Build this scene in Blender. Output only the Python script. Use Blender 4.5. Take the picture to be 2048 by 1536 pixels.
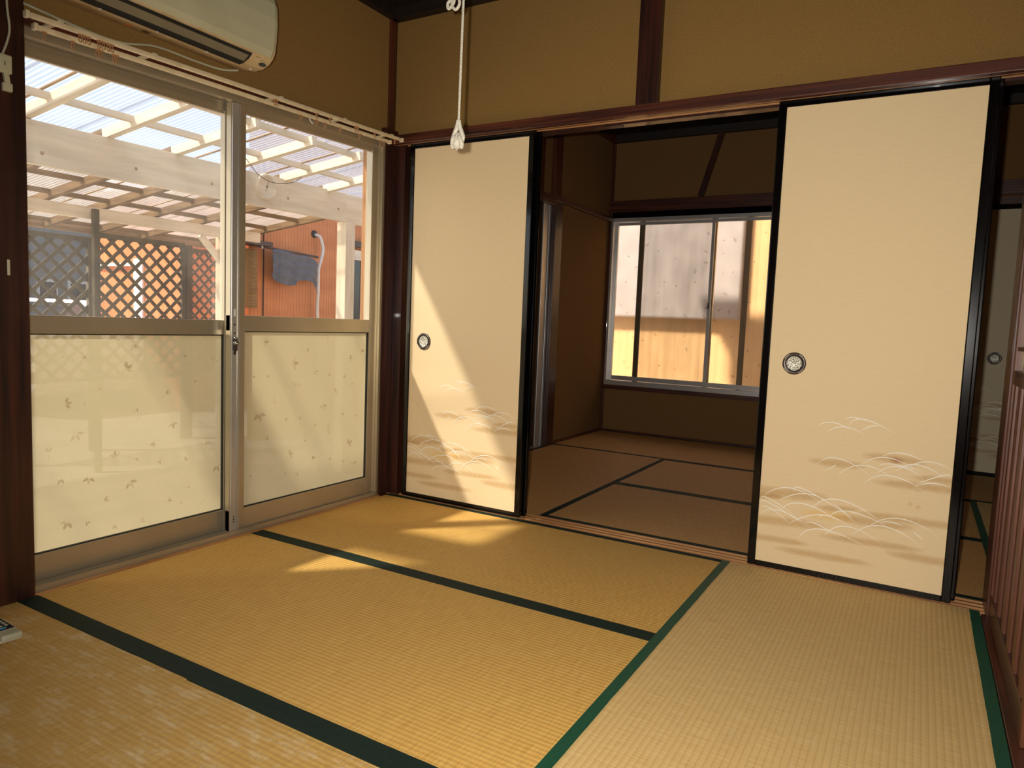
import bpy, bmesh, math, random
from mathutils import Vector, Matrix, noise
random.seed(7)
for o in list(bpy.data.objects): bpy.data.objects.remove(o)
S = bpy.context.scene
COL = S.collection
# ------------------------------------------------------------------ camera
cd = bpy.data.cameras.new('camera'); cam = bpy.data.objects.new('camera', cd); COL.objects.link(cam)
cd.sensor_width = 36.0; cd.lens = 1406.9 / 2048 * 36.0; cd.clip_start = 0.02; cd.clip_end = 200
yaw, pitch, roll = -0.524114, -0.0869399, 0.0399215
cy, sy, cp, sp = math.cos(yaw), math.sin(yaw), math.cos(pitch), math.sin(pitch)
F = Vector((sy*cp, cy*cp, sp)); Rv = Vector((cy, -sy, 0)); U = Rv.cross(F)
R2 = math.cos(roll)*Rv + math.sin(roll)*U; U2 = -math.sin(roll)*Rv + math.cos(roll)*U
M = Matrix((R2, U2, -F)).transposed().to_4x4(); M.translation = Vector((2.387298, -2.850384, 0.924456))
cam.matrix_world = M
S.camera = cam
# ------------------------------------------------------------------ world, sun, flash, exposure
w = bpy.data.worlds.new('sky'); S.world = w; w.use_nodes = True
nt = w.node_tree; nt.nodes.clear()
out = nt.nodes.new('ShaderNodeOutputWorld'); bg = nt.nodes.new('ShaderNodeBackground'); sky = nt.nodes.new('ShaderNodeTexSky')
sky.sky_type = 'NISHITA'; sky.sun_disc = False; sky.sun_elevation = math.radians(49.3); sky.sun_rotation = math.radians(224)
sky.air_density = 1.0; sky.dust_density = 2.0
bg.inputs['Strength'].default_value = 0.34
nt.links.new(sky.outputs[0], bg.inputs[0]); nt.links.new(bg.outputs[0], out.inputs[0])
sl = bpy.data.lights.new('sun', 'SUN'); sun = bpy.data.objects.new('sun', sl); COL.objects.link(sun)
sl.energy = 13.0; sl.angle = math.radians(2.1); sl.color = (1.0, 0.93, 0.80)
SUN_D = Vector((0.60, 0.617, -1.0)).normalized()
sun.rotation_euler = SUN_D.to_track_quat('-Z', 'Y').to_euler(); sun.location = (-6, -6, 9)
fl = bpy.data.lights.new('camera_flash', 'SPOT'); flash = bpy.data.objects.new('camera_flash', fl); COL.objects.link(flash)
fl.energy = 210.0; fl.color = (1.0, 0.96, 0.88); fl.shadow_soft_size = 0.012; fl.spot_size = math.radians(125); fl.spot_blend = 1.0
flash.location = M.translation - R2*0.05 + U2*0.03
flash.rotation_euler = (F*1.0 + R2*0.16 - U2*0.02).to_track_quat('-Z', 'Y').to_euler()
S.view_settings.view_transform = 'Standard'; S.view_settings.look = 'None'; S.view_settings.gamma = 1.0
S.view_settings.use_curve_mapping = False
S.view_settings.exposure = 0.0
try: S.cycles.max_bounces = 10; S.cycles.transparent_max_bounces = 16; S.cycles.sample_clamp_indirect = 6.0
except Exception: pass
# ------------------------------------------------------------------ materials
def lin(c):
    return tuple(((v/255)/12.92 if v/255 <= 0.04045 else ((v/255+0.055)/1.055)**2.4) for v in c)
def newmat(name):
    m = bpy.data.materials.new(name); m.use_nodes = True; return m, m.node_tree, m.node_tree.nodes['Principled BSDF']
def coords(nt, scale=(1,1,1), rot=(0,0,0)):
    tc = nt.nodes.new('ShaderNodeTexCoord'); mp = nt.nodes.new('ShaderNodeMapping')
    mp.inputs['Scale'].default_value = scale; mp.inputs['Rotation'].default_value = rot
    nt.links.new(tc.outputs['Object'], mp.inputs[0]); return mp.outputs[0]
def mat(name, c1, c2=None, rough=0.6, scale=(5,5,5), det=4, metal=0.0, bump=0.0, bscale=None, lo=0.35, hi=0.65, spec=0.5, coat=0.0):
    m, nt, b = newmat(name); b.inputs['Roughness'].default_value = rough; b.inputs['Metallic'].default_value = metal
    b.inputs['Specular IOR Level'].default_value = spec; b.inputs['Coat Weight'].default_value = coat
    if c2 is None: c2 = tuple(v*0.9 for v in c1)
    v = coords(nt, scale); n = nt.nodes.new('ShaderNodeTexNoise'); n.inputs['Scale'].default_value = 1; n.inputs['Detail'].default_value = det
    nt.links.new(v, n.inputs['Vector'])
    r = nt.nodes.new('ShaderNodeValToRGB'); e = r.color_ramp.elements
    e[0].position = lo; e[1].position = hi; e[0].color = (*lin(c2), 1); e[1].color = (*lin(c1), 1)
    nt.links.new(n.outputs['Fac'], r.inputs[0]); nt.links.new(r.outputs[0], b.inputs['Base Color'])
    if bump:
        bn = nt.nodes.new('ShaderNodeTexNoise'); bn.inputs['Scale'].default_value = 1; bn.inputs['Detail'].default_value = 3
        nt.links.new(coords(nt, bscale or scale), bn.inputs['Vector'])
        bu = nt.nodes.new('ShaderNodeBump'); bu.inputs['Strength'].default_value = bump; bu.inputs['Distance'].default_value = 0.003
        nt.links.new(bn.outputs['Fac'], bu.inputs['Height']); nt.links.new(bu.outputs[0], b.inputs['Normal'])
    return m
def wood(name, c1, c2, axis='z', rough=0.45, fine=70, bump=0.25, coat=0.0):
    sc = {'x': (2, fine, fine), 'y': (fine, 2, fine), 'z': (fine, fine, 2)}[axis]
    return mat(name, c1, c2, rough=rough, scale=sc, det=5, bump=bump, lo=0.3, hi=0.72, coat=coat)
MT = {}
for ax in 'xyz':
    MT['dark'+ax] = wood('dark_stained_wood_'+ax, (98,47,28), (44,20,13), ax, 0.42, coat=0.15)
    MT['black'+ax] = mat('black_lacquer_'+ax, (9,7,8), (6,5,6), 0.14, spec=0.35, coat=0.15)
    MT['sill'+ax] = wood('pale_sill_wood_'+ax, (204,152,96), (128,80,44), ax, 0.5)
    MT['ply'+ax] = wood('white_painted_wood_'+ax, (238,224,200), (212,196,172), ax, 0.7, 20, 0.1)
    MT['old'+ax] = wood('grey_brown_old_wood_'+ax, (150,122,86), (96,76,54), ax, 0.8, 40)  # for far rafters and purlins, their shade put into a browner colour
    MT['raw'+ax] = wood('weathered_purlin_wood_'+ax, (190,160,125), (135,108,82), ax, 0.75, 40)
MT['pillar'] = wood('pillar_wood', (74,34,22), (27,12,9), 'z', 0.4, 38, 0.3, coat=0.2)
MT['ceiling'] = wood('ceiling_board', (40,26,19), (26,17,12), 'x', 0.6, 25)
MT['plaster'] = mat('ochre_sand_plaster', (156,122,70), (142,109,60), 0.95, (160,160,160), 3, bump=0.6, bscale=(900,900,900), lo=0.3, hi=0.7, spec=0.1)
MT['plaster2'] = mat('brown_sand_plaster', (134,100,62), (120,88,54), 0.95, (160,160,160), 3, bump=0.6, bscale=(900,900,900), lo=0.3, hi=0.7, spec=0.1)
MT['alu'] = mat('bronze_aluminium', (196,184,160), (186,174,150), 0.38, (3,3,3), metal=0.75)
MT['alu2'] = mat('silver_aluminium', (205,203,200), (192,190,188), 0.36, (3,3,3), metal=0.7)
MT['gasket'] = mat('black_gasket', (40,38,36), (30,28,26), 0.7)
MT['chrome'] = mat('worn_chrome', (205,205,195), (110,115,95), 0.25, (250,250,250), metal=1.0)
MT['bronze'] = mat('dark_bronze', (82,70,64), (66,56,52), 0.35, (90,90,90), metal=0.6)
MT['silverleaf'] = mat('embossed_silver', (235,232,215), (110,100,85), 0.4, (190,190,190), 5, metal=0.3, bump=1.0, lo=0.38, hi=0.55)
MT['plastic'] = mat('ivory_plastic', (200,194,160), (190,184,150), 0.45, (4,4,4))
MT['plasticb'] = mat('aged_beige_plastic', (214,190,146), (190,158,110), 0.5, (4,18,10), lo=0.3, hi=0.75)
MT['railm'] = mat('cream_curtain_rail', (228,210,172), (212,192,152), 0.4, (3,20,3))
MT['ring'] = mat('amber_plastic_runner', (200,150,105), (150,100,60), 0.4)
MT['darkslot'] = mat('dark_vent', (20,22,20), (12,13,12), 0.6)
MT['rope'] = mat('white_cotton_rope', (232,224,206), (205,195,172), 0.9, (300,300,120), bump=0.8, bscale=(500,500,260))
MT['cord'] = mat('grey_cord', (190,188,160), (170,168,140), 0.5)
MT['heri'] = mat('green_tatami_border', (8,84,58), (4,60,42), 0.55, (400,400,400), bump=0.4, spec=0.5)  # flash light put into the colour, same cloth as the darker border
MT['heri_dk'] = mat('dark_green_tatami_border', (14,40,31), (9,28,22), 0.7, (500,60,60), bump=0.5, spec=0.3)  # same border cloth without the flash sheen, coloured darker instead
MT['orange'] = mat('orange_ribbed_steel', (206,130,74), (192,116,64), 0.55, (2,2,6))
MT['orange2'] = mat('bright_orange_steel', (205,112,62), (192,102,54), 0.55, (2,2,6))
MT['concrete'] = mat('yard_concrete', (176,170,156), (150,144,132), 0.9, (3,3,3), bump=0.3)
MT['lattice'] = mat('brown_lattice_wood', (88,74,46), (64,52,33), 0.75, (12,12,12))
MT['lavender'] = mat('lavender_grey_board', (196,188,196), (180,172,180), .8)
MT['doorwood'] = wood('red_brown_door_wood', (118,64,36), (62,30,17), 'z', .45, 40)
MT['louvre'] = mat('shaded_grey_plastic', (128,118,94), (118,108,86), .5)
MT['rag'] = mat('blue_grey_cloth', (112,116,126), (84,86,96), 0.95, (60,60,300), 4, bump=0.5)
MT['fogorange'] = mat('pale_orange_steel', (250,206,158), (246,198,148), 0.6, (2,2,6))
MT['grey_wall'] = mat('grey_house_wall', (128,124,120), (110,108,106), 0.85)
MT['carwhite'] = mat('white_car_paint', (236,236,234), (232,232,230), 0.3, coat=0.5)
MT['glassdark'] = mat('dark_window_glass', (52,56,62), (44,48,54), 0.08)
MT['white'] = mat('off_white_plastic', (226,222,210), (214,210,196), 0.5)
MT['straw'] = mat('straw_blind', (158,132,84), (104,84,50), 0.9, (6,6,260), 4, bump=0.6)
MT['brush'] = mat('white_painted_grass', (252,248,236), (240,232,214), 0.7)
# tatami: fine rush weave with lengthwise ridges
def tatami(name, ridge, c1, c2, wear, lighten, rf=.14):
    m, nt, b = newmat(name); b.inputs['Roughness'].default_value = 0.62; b.inputs['Specular IOR Level'].default_value = 0.35
    L = nt.links
    n1 = nt.nodes.new('ShaderNodeTexNoise'); n1.inputs['Scale'].default_value = 1; n1.inputs['Detail'].default_value = 4
    sc = (260, 14, 1) if ridge == 'x' else (14, 260, 1)      # rushes run across the ridges
    L.new(coords(nt, sc), n1.inputs['Vector'])
    r1 = nt.nodes.new('ShaderNodeValToRGB'); e = r1.color_ramp.elements; e[0].position = .3; e[1].position = .7
    e[0].color = (*lin(c2), 1); e[1].color = (*lin(c1), 1); L.new(n1.outputs['Fac'], r1.inputs[0])
    # worn pale patches
    n2 = nt.nodes.new('ShaderNodeTexNoise'); n2.inputs['Scale'].default_value = 1; n2.inputs['Detail'].default_value = 6; n2.inputs['Roughness'].default_value = .75
    L.new(coords(nt, (9, 22, 1) if ridge == 'x' else (22, 9, 1)), n2.inputs['Vector'])
    r2 = nt.nodes.new('ShaderNodeValToRGB'); e = r2.color_ramp.elements; e[0].position = wear; e[1].position = wear+.16
    e[0].color = (0,0,0,1); e[1].color = (lighten,)*3+(1,); L.new(n2.outputs['Fac'], r2.inputs[0])
    mx = nt.nodes.new('ShaderNodeMix'); mx.data_type = 'RGBA'; L.new(r2.outputs[0], mx.inputs['Factor']); L.new(r1.outputs[0], mx.inputs['A'])
    mx.inputs['B'].default_value = (*lin((214,190,146)), 1)
    # ridges (warp rows 15 mm apart)
    wv = nt.nodes.new('ShaderNodeTexWave'); wv.wave_type = 'BANDS'; wv.bands_direction = 'Y' if ridge == 'x' else 'X'
    wv.inputs['Scale'].default_value = 2*math.pi/20/0.0155; wv.inputs['Distortion'].default_value = 0.4; wv.inputs['Detail'].default_value = 1
    tc = nt.nodes.new('ShaderNodeTexCoord'); L.new(tc.outputs['Object'], wv.inputs['Vector'])
    mu = nt.nodes.new('ShaderNodeMix'); mu.data_type = 'RGBA'; mu.blend_type = 'MULTIPLY'; mu.inputs['Factor'].default_value = rf
    rr = nt.nodes.new('ShaderNodeValToRGB'); e = rr.color_ramp.elements; e[0].position = .0; e[1].position = .35; e[0].color = (.55,.5,.42,1); e[1].color = (1,1,1,1)
    L.new(wv.outputs['Fac'], rr.inputs[0])
    L.new(mx.outputs['Result'], mu.inputs['A']); L.new(rr.outputs[0], mu.inputs['B']); L.new(mu.outputs['Result'], b.inputs['Base Color'])
    ad = nt.nodes.new('ShaderNodeMath'); ad.operation = 'MULTIPLY_ADD'; ad.inputs[1].default_value = .5; L.new(n1.outputs['Fac'], ad.inputs[0]); L.new(wv.outputs['Fac'], ad.inputs[2])
    bu = nt.nodes.new('ShaderNodeBump'); bu.inputs['Strength'].default_value = .35; bu.inputs['Distance'].default_value = 0.002
    L.new(ad.outputs[0], bu.inputs['Height']); L.new(bu.outputs[0], b.inputs['Normal'])
    return m
MT['tatx'] = tatami('woven_rush_along_x', 'x', (222,178,97), (200,152,75), .60, .55)
MT['taty'] = tatami('woven_rush_along_y', 'y', (222,190,128), (204,166,106), .56, .5, .3)
MT['tatx_worn'] = tatami('worn_woven_rush', 'x', (206,166,94), (184,142,72), .50, .8)
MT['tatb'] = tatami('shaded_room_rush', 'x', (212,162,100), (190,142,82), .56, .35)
# fusuma paper with brushed mist bands carried as a colour attribute, fine horizontal weave
def paper(name, base):
    m, nt, b = newmat(name); L = nt.links; b.inputs['Roughness'].default_value = .75; b.inputs['Specular IOR Level'].default_value = .25
    at = nt.nodes.new('ShaderNodeVertexColor'); at.layer_name = 'paint'
    n = nt.nodes.new('ShaderNodeTexNoise'); n.inputs['Scale'].default_value = 1; n.inputs['Detail'].default_value = 3; L.new(coords(nt, (25, 25, 900)), n.inputs['Vector'])
    r = nt.nodes.new('ShaderNodeValToRGB'); e = r.color_ramp.elements; e[0].position = .35; e[1].position = .65
    e[0].color = (*[v*.93 for v in lin(base)], 1); e[1].color = (*lin(base), 1); L.new(n.outputs['Fac'], r.inputs[0])
    mu = nt.nodes.new('ShaderNodeMix'); mu.data_type = 'RGBA'; mu.blend_type = 'MULTIPLY'; mu.inputs['Factor'].default_value = 1
    L.new(r.outputs[0], mu.inputs['A']); L.new(at.outputs['Color'], mu.inputs['B']); L.new(mu.outputs['Result'], b.inputs['Base Color'])
    bu = nt.nodes.new('ShaderNodeBump'); bu.inputs['Strength'].default_value = .12; bu.inputs['Distance'].default_value = 0.001
    L.new(n.outputs['Fac'], bu.inputs['Height']); L.new(bu.outputs[0], b.inputs['Normal'])
    return m
MT['paper'] = paper('woven_fusuma_paper', (235,209,165))
MT['paperback'] = paper('grey_fusuma_paper', (204,190,160))
def facing_fac(nt, base=.04, top=.5):
    lw = nt.nodes.new('ShaderNodeLayerWeight'); pw = nt.nodes.new('ShaderNodeMath'); pw.operation = 'POWER'; pw.inputs[1].default_value = 5
    ma = nt.nodes.new('ShaderNodeMath'); ma.operation = 'MULTIPLY_ADD'; ma.inputs[1].default_value = top; ma.inputs[2].default_value = base
    nt.links.new(lw.outputs['Facing'], pw.inputs[0]); nt.links.new(pw.outputs[0], ma.inputs[0]); return ma.outputs[0]
def glassy(name, trans=(1,1,1), dust=0.04, refl=True):
    m, nt, b = newmat(name); nt.nodes.remove(b); L = nt.links; o = nt.nodes['Material Output']
    t = nt.nodes.new('ShaderNodeBsdfTransparent'); t.inputs[0].default_value = (*trans, 1)
    d = nt.nodes.new('ShaderNodeBsdfTranslucent'); d.inputs[0].default_value = (.85,.85,.78,1)
    a = nt.nodes.new('ShaderNodeMixShader'); a.inputs[0].default_value = dust; L.new(t.outputs[0], a.inputs[1]); L.new(d.outputs[0], a.inputs[2])
    g = nt.nodes.new('ShaderNodeBsdfGlossy'); g.inputs['Roughness'].default_value = 0.01
    c = nt.nodes.new('ShaderNodeMixShader'); L.new(facing_fac(nt), c.inputs[0]); L.new(a.outputs[0], c.inputs[1]); L.new(g.outputs[0], c.inputs[2]); L.new(c.outputs[0], o.inputs[0])
    return m
MT['glass'] = glassy('dusty_window_glass', dust=.085)
MT['glass_clean'] = glassy('clear_window_glass', dust=.012)
def frosted(name, tc_, tf, df, rf, rough=.3, clear=0.0):
    # translucent film: mix of translucent, diffuse and rough refraction
    m, nt, b = newmat(name); nt.nodes.remove(b); L = nt.links; o = nt.nodes['Material Output']
    t = nt.nodes.new('ShaderNodeBsdfTranslucent'); t.inputs[0].default_value = (*lin(tc_), 1)
    d = nt.nodes.new('ShaderNodeBsdfDiffuse'); d.inputs[0].default_value = (*lin(tc_), 1)
    r = nt.nodes.new('ShaderNodeBsdfRefraction'); r.inputs['IOR'].default_value = 1.12; r.inputs['Roughness'].default_value = rough; r.inputs[0].default_value = (*lin((240,236,225)), 1)
    x = nt.nodes.new('ShaderNodeMixShader'); x.inputs[0].default_value = df/(tf+df); L.new(t.outputs[0], x.inputs[1]); L.new(d.outputs[0], x.inputs[2])
    y = nt.nodes.new('ShaderNodeMixShader'); y.inputs[0].default_value = rf; L.new(x.outputs[0], y.inputs[1]); L.new(r.outputs[0], y.inputs[2])
    g = nt.nodes.new('ShaderNodeBsdfTransparent'); z = nt.nodes.new('ShaderNodeMixShader'); z.inputs[0].default_value = clear
    L.new(y.outputs[0], z.inputs[1]); L.new(g.outputs[0], z.inputs[2]); L.new(z.outputs[0], o.inputs[0]); return m
MT['frost'] = frosted('frosted_film_pane', (186,172,134), .6, .4, .0, .5, clear=.05)
MT['frostb'] = frosted('frosted_film_pane_clearer', (226,214,190), .8, .2, .92, .24)
def printfilm(name, tcol, dcol, f):
    m, nt, b = newmat(name); nt.nodes.remove(b); L = nt.links; o = nt.nodes['Material Output']
    t = nt.nodes.new('ShaderNodeBsdfTransparent'); t.inputs[0].default_value = (*lin(tcol), 1)
    d = nt.nodes.new('ShaderNodeBsdfDiffuse'); d.inputs[0].default_value = (*lin(dcol), 1)
    a = nt.nodes.new('ShaderNodeMixShader'); a.inputs[0].default_value = f; L.new(t.outputs[0], a.inputs[1]); L.new(d.outputs[0], a.inputs[2]); L.new(a.outputs[0], o.inputs[0]); return m
MT['leafdk'] = printfilm('grey_leaf_print', (232,226,218), (150,132,104), .10)
MT['leaflt'] = printfilm('pale_leaf_print', (252,250,244), (250,240,210), .22)
def rooflight(name='corrugated_clear_roofing', tr=(.93,.95,.97), dc=(.33,.34,.37), f0=.55, f1=.64):
    m, nt, b = newmat(name); nt.nodes.remove(b); L = nt.links; o = nt.nodes['Material Output']
    t = nt.nodes.new('ShaderNodeBsdfTransparent'); t.inputs[0].default_value = (*tr,1)
    d = nt.nodes.new('ShaderNodeBsdfTranslucent'); d.inputs[0].default_value = (*dc,1)
    n = nt.nodes.new('ShaderNodeTexNoise'); n.inputs['Scale'].default_value = 1; n.inputs['Detail'].default_value = 5; L.new(coords(nt, (3, 9, 3)), n.inputs['Vector'])
    mr = nt.nodes.new('ShaderNodeMapRange'); mr.inputs['From Min'].default_value = .3; mr.inputs['From Max'].default_value = .7
    mr.inputs['To Min'].default_value = f0; mr.inputs['To Max'].default_value = f1; L.new(n.outputs['Fac'], mr.inputs[0])
    a = nt.nodes.new('ShaderNodeMixShader'); L.new(mr.outputs[0], a.inputs[0]); L.new(t.outputs[0], a.inputs[1]); L.new(d.outputs[0], a.inputs[2])
    g = nt.nodes.new('ShaderNodeBsdfGlossy'); g.inputs['Roughness'].default_value = .2
    c = nt.nodes.new('ShaderNodeMixShader'); L.new(facing_fac(nt), c.inputs[0]); L.new(a.outputs[0], c.inputs[1]); L.new(g.outputs[0], c.inputs[2]); L.new(c.outputs[0], o.inputs[0]); return m
MT['roof'] = rooflight()
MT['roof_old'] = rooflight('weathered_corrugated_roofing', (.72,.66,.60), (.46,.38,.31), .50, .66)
def mesh_screen():
    m, nt, b = newmat('insect_screen'); nt.nodes.remove(b); L = nt.links; o = nt.nodes['Material Output']
    t = nt.nodes.new('ShaderNodeBsdfTransparent'); d = nt.nodes.new('ShaderNodeBsdfDiffuse'); d.inputs[0].default_value = (.05,.05,.05,1)
    n = nt.nodes.new('ShaderNodeTexNoise'); n.inputs['Scale'].default_value = 1; L.new(coords(nt, (14, 14, 2)), n.inputs['Vector'])
    mr = nt.nodes.new('ShaderNodeMapRange'); mr.inputs['To Min'].default_value = .25; mr.inputs['To Max'].default_value = .6; L.new(n.outputs['Fac'], mr.inputs[0])
    a = nt.nodes.new('ShaderNodeMixShader'); L.new(mr.outputs[0], a.inputs[0]); L.new(t.outputs[0], a.inputs[1]); L.new(d.outputs[0], a.inputs[2]); L.new(a.outputs[0], o.inputs[0]); return m
MT['screen'] = mesh_screen()
# ------------------------------------------------------------------ mesh helpers
WL = {}
def _link(name, me, m, parent):
    o = bpy.data.objects.new(name, me); COL.objects.link(o)
    if m is not None and not me.materials: me.materials.append(MT[m] if isinstance(m, str) else m)
    if parent is not None: o.parent = parent
    return o
def obj(name, bm, m, parent=None, smooth=False, origin=None):
    """bm in world coordinates; origin = object's world position"""
    pw = WL.get(parent.name, Vector((0,0,0))) if parent is not None else Vector((0,0,0))
    if origin is None:
        if len(bm.verts):
            lo = Vector((min(v.co[i] for v in bm.verts) for i in range(3))); hi = Vector((max(v.co[i] for v in bm.verts) for i in range(3)))
            origin = (lo+hi)/2; 
        else: origin = pw
    origin = Vector(origin)
    for v in bm.verts: v.co -= origin
    bmesh.ops.recalc_face_normals(bm, faces=bm.faces)
    me = bpy.data.meshes.new(name); bm.to_mesh(me); bm.free()
    if smooth:
        for p in me.polygons: p.use_smooth = True
    o = _link(name, me, m, parent); o.location = origin - pw; WL[o.name] = origin
    return o
def tag(o, label=None, cat=None, group=None, kind=None):
    if label: o['label'] = label
    if cat: o['category'] = cat
    if group: o['group'] = group
    if kind: o['kind'] = kind
    return o
def thing(name, loc, label=None, cat=None, group=None, kind=None):
    o = bpy.data.objects.new(name, None); COL.objects.link(o); o.empty_display_size = .1
    o.location = loc; WL[o.name] = Vector(loc); return tag(o, label, cat, group, kind)
def abox(bm, lo, hi, bev=0.0):
    lo, hi = Vector(lo), Vector(hi); t = bmesh.new()
    bmesh.ops.create_cube(t, size=1)
    for v in t.verts: v.co = Vector(((v.co[i]+.5)*(hi[i]-lo[i])+lo[i]) for i in range(3))
    if bev: bmesh.ops.bevel(t, geom=list(t.edges), offset=bev, segments=2, affect='EDGES', profile=.5)
    me = bpy.data.meshes.new('tmp'); t.to_mesh(me); t.free(); bm.from_mesh(me); bpy.data.meshes.remove(me); return bm
def box(name, lo, hi, m, parent=None, bev=0.0, **k):
    bm = bmesh.new(); abox(bm, lo, hi, bev); return obj(name, bm, m, parent, **k)
def abeam(bm, p0, p1, wid, hgt, up=(0,0,1), bev=0.0):
    """bar from p0 to p1 (centre line), wid across, hgt along up"""
    p0, p1 = Vector(p0), Vector(p1); d = (p1-p0); L = d.length; d.normalize(); u = Vector(up); s = d.cross(u).normalized(); u = s.cross(d).normalized()
    t = bmesh.new(); bmesh.ops.create_cube(t, size=1)
    if bev:
        for v in t.verts: v.co = Vector((v.co.x*L, v.co.y*wid, v.co.z*hgt))
        bmesh.ops.bevel(t, geom=list(t.edges), offset=bev, segments=2, affect='EDGES', profile=.5)
        for v in t.verts: v.co = (p0+p1)/2 + d*v.co.x + s*v.co.y + u*v.co.z
    else:
        for v in t.verts: v.co = (p0+p1)/2 + d*v.co.x*L + s*v.co.y*wid + u*v.co.z*hgt
    me = bpy.data.meshes.new('tmp'); t.to_mesh(me); t.free(); bm.from_mesh(me); bpy.data.meshes.remove(me); return bm
def beam(name, p0, p1, wid, hgt, m, parent=None, up=(0,0,1), bev=0.0):
    bm = bmesh.new(); abeam(bm, p0, p1, wid, hgt, up, bev); return obj(name, bm, m, parent)
def atube(bm, pts, r, n=10, closed=False):
    pts = [Vector(p) for p in pts]; rs = r if isinstance(r, (list, tuple)) else [r]*len(pts)
    rings = []; prev = None; N = len(pts)
    for i, p in enumerate(pts):
        a = pts[(i-1) % N] if (i > 0 or closed) else p; b = pts[(i+1) % N] if (i < N-1 or closed) else p
        t = (b-a).normalized()
        s = (prev - t*prev.dot(t)) if prev is not None else t.orthogonal()
        s.normalize(); prev = s; q = t.cross(s)
        rings.append([bm.verts.new(p + (s*math.cos(2*math.pi*k/n) + q*math.sin(2*math.pi*k/n))*rs[i]) for k in range(n)])
    for i in range(N if closed else N-1):
        A, B = rings[i], rings[(i+1) % N]
        for k in range(n): bm.faces.new((A[k], A[(k+1) % n], B[(k+1) % n], B[k]))
    if not closed:
        bm.faces.new(rings[0]); bm.faces.new(rings[-1])
    return bm
def tube(name, pts, r, m, parent=None, n=10, closed=False):
    bm = bmesh.new(); atube(bm, pts, r, n, closed); return obj(name, bm, m, parent, smooth=True)
def smooth_path(pts, k=6):
    P = [Vector(p) for p in pts]; out_ = []
    for i in range(len(P)-1):
        a = P[max(i-1, 0)]; b = P[i]; c = P[i+1]; d = P[min(i+2, len(P)-1)]
        for j in range(k):
            t = j/k; out_.append(.5*((2*b)+(c-a)*t+(2*a-5*b+4*c-d)*t*t+(3*b-a-3*c+d)*t**3))
    out_.append(P[-1]); return out_
def alathe(bm, prof, c, axis, n=28):
    """prof: (radius, along) list; axis unit vector from centre c"""
    ax = Vector(axis).normalized(); s = ax.orthogonal().normalized(); q = ax.cross(s); c = Vector(c); rings = []
    for r, h in prof:
        if r < 1e-6: rings.append([bm.verts.new(c+ax*h)])
        else: rings.append([bm.verts.new(c+ax*h+(s*math.cos(2*math.pi*k/n)+q*math.sin(2*math.pi*k/n))*r) for k in range(n)])
    for A, B in zip(rings, rings[1:]):
        for k in range(n):
            if len(A) == 1 and len(B) == 1: continue
            if len(A) == 1: bm.faces.new((A[0], B[k], B[(k+1) % n]))
            elif len(B) == 1: bm.faces.new((A[k], A[(k+1) % n], B[0]))
            else: bm.faces.new((A[k], A[(k+1) % n], B[(k+1) % n], B[k]))
    return bm
def lathe(name, prof, c, axis, m, parent=None, n=28):
    bm = bmesh.new(); alathe(bm, prof, c, axis, n); return obj(name, bm, m, parent, smooth=True)
ARCS = [(0.19,0.581,0.239,0.601,0.301,0.58),(0.227,0.564,0.285,0.589,0.356,0.563),(0.297,0.596,0.346,0.623,0.447,0.581),(0.283,0.619,0.317,0.626,0.361,0.616),(0.34,0.581,0.372,0.601,0.4,0.602),(0.198,0.436,0.267,0.468,0.381,0.42),(0.23,0.416,0.256,0.436,0.266,0.442),(0.273,0.406,0.359,0.454,0.464,0.411),(0.354,0.46,0.428,0.492,0.527,0.457),(0.416,0.496,0.477,0.514,0.557,0.488),(0.399,0.431,0.472,0.465,0.55,0.429),(0.362,0.386,0.442,0.428,0.558,0.385),(0.464,0.449,0.526,0.479,0.613,0.443),(0.499,0.469,0.561,0.494,0.628,0.477),(0.527,0.409,0.604,0.451,0.629,0.451),(0.527,0.402,0.58,0.42,0.632,0.411),(0.406,0.459,0.453,0.471,0.546,0.455),(0.016,0.288,0.108,0.331,0.226,0.29),(0.077,0.279,0.162,0.317,0.246,0.299),(0.125,0.32,0.166,0.332,0.335,0.25),(0.006,0.273,0.036,0.278,0.131,0.228),(0.007,0.255,0.042,0.26,0.192,0.187),(0.008,0.24,0.049,0.238,0.12,0.191),(0.009,0.214,0.077,0.237,0.192,0.193),(0.077,0.234,0.159,0.278,0.292,0.226),(0.118,0.194,0.209,0.243,0.291,0.234),(0.194,0.265,0.286,0.313,0.442,0.247),(0.255,0.242,0.328,0.275,0.466,0.232),(0.156,0.146,0.239,0.191,0.404,0.145),(0.175,0.202,0.212,0.208,0.296,0.17),(0.245,0.172,0.322,0.217,0.44,0.17),(0.339,0.189,0.433,0.24,0.564,0.187),(0.386,0.226,0.486,0.277,0.613,0.23),(0.427,0.253,0.464,0.259,0.5,0.25),(0.533,0.235,0.55,0.224,0.565,0.211),(0.267,0.292,0.298,0.274,0.346,0.233),(0.22,0.238,0.26,0.245,0.332,0.219)]
MIST = [(0.161,0.448,0.369,0.449,0.0118),(0.346,0.492,0.561,0.488,0.0118),(0.387,0.399,0.633,0.405,0.0118),(0.511,0.434,0.632,0.433,0.0089),(0.009,0.302,0.255,0.312,0.0162),(0.008,0.284,0.089,0.288,0.0089),(0.212,0.271,0.357,0.287,0.0089),(0.338,0.276,0.627,0.275,0.0103),(0.146,0.243,0.35,0.25,0.0148),(0.26,0.245,0.539,0.249,0.0133),(0.006,0.189,0.253,0.202,0.0133),(0.22,0.167,0.577,0.173,0.0103),(0.008,0.118,0.197,0.122,0.0103),(0.06,0.086,0.42,0.089,0.0111),(0.447,0.144,0.633,0.144,0.0118)]
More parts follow.
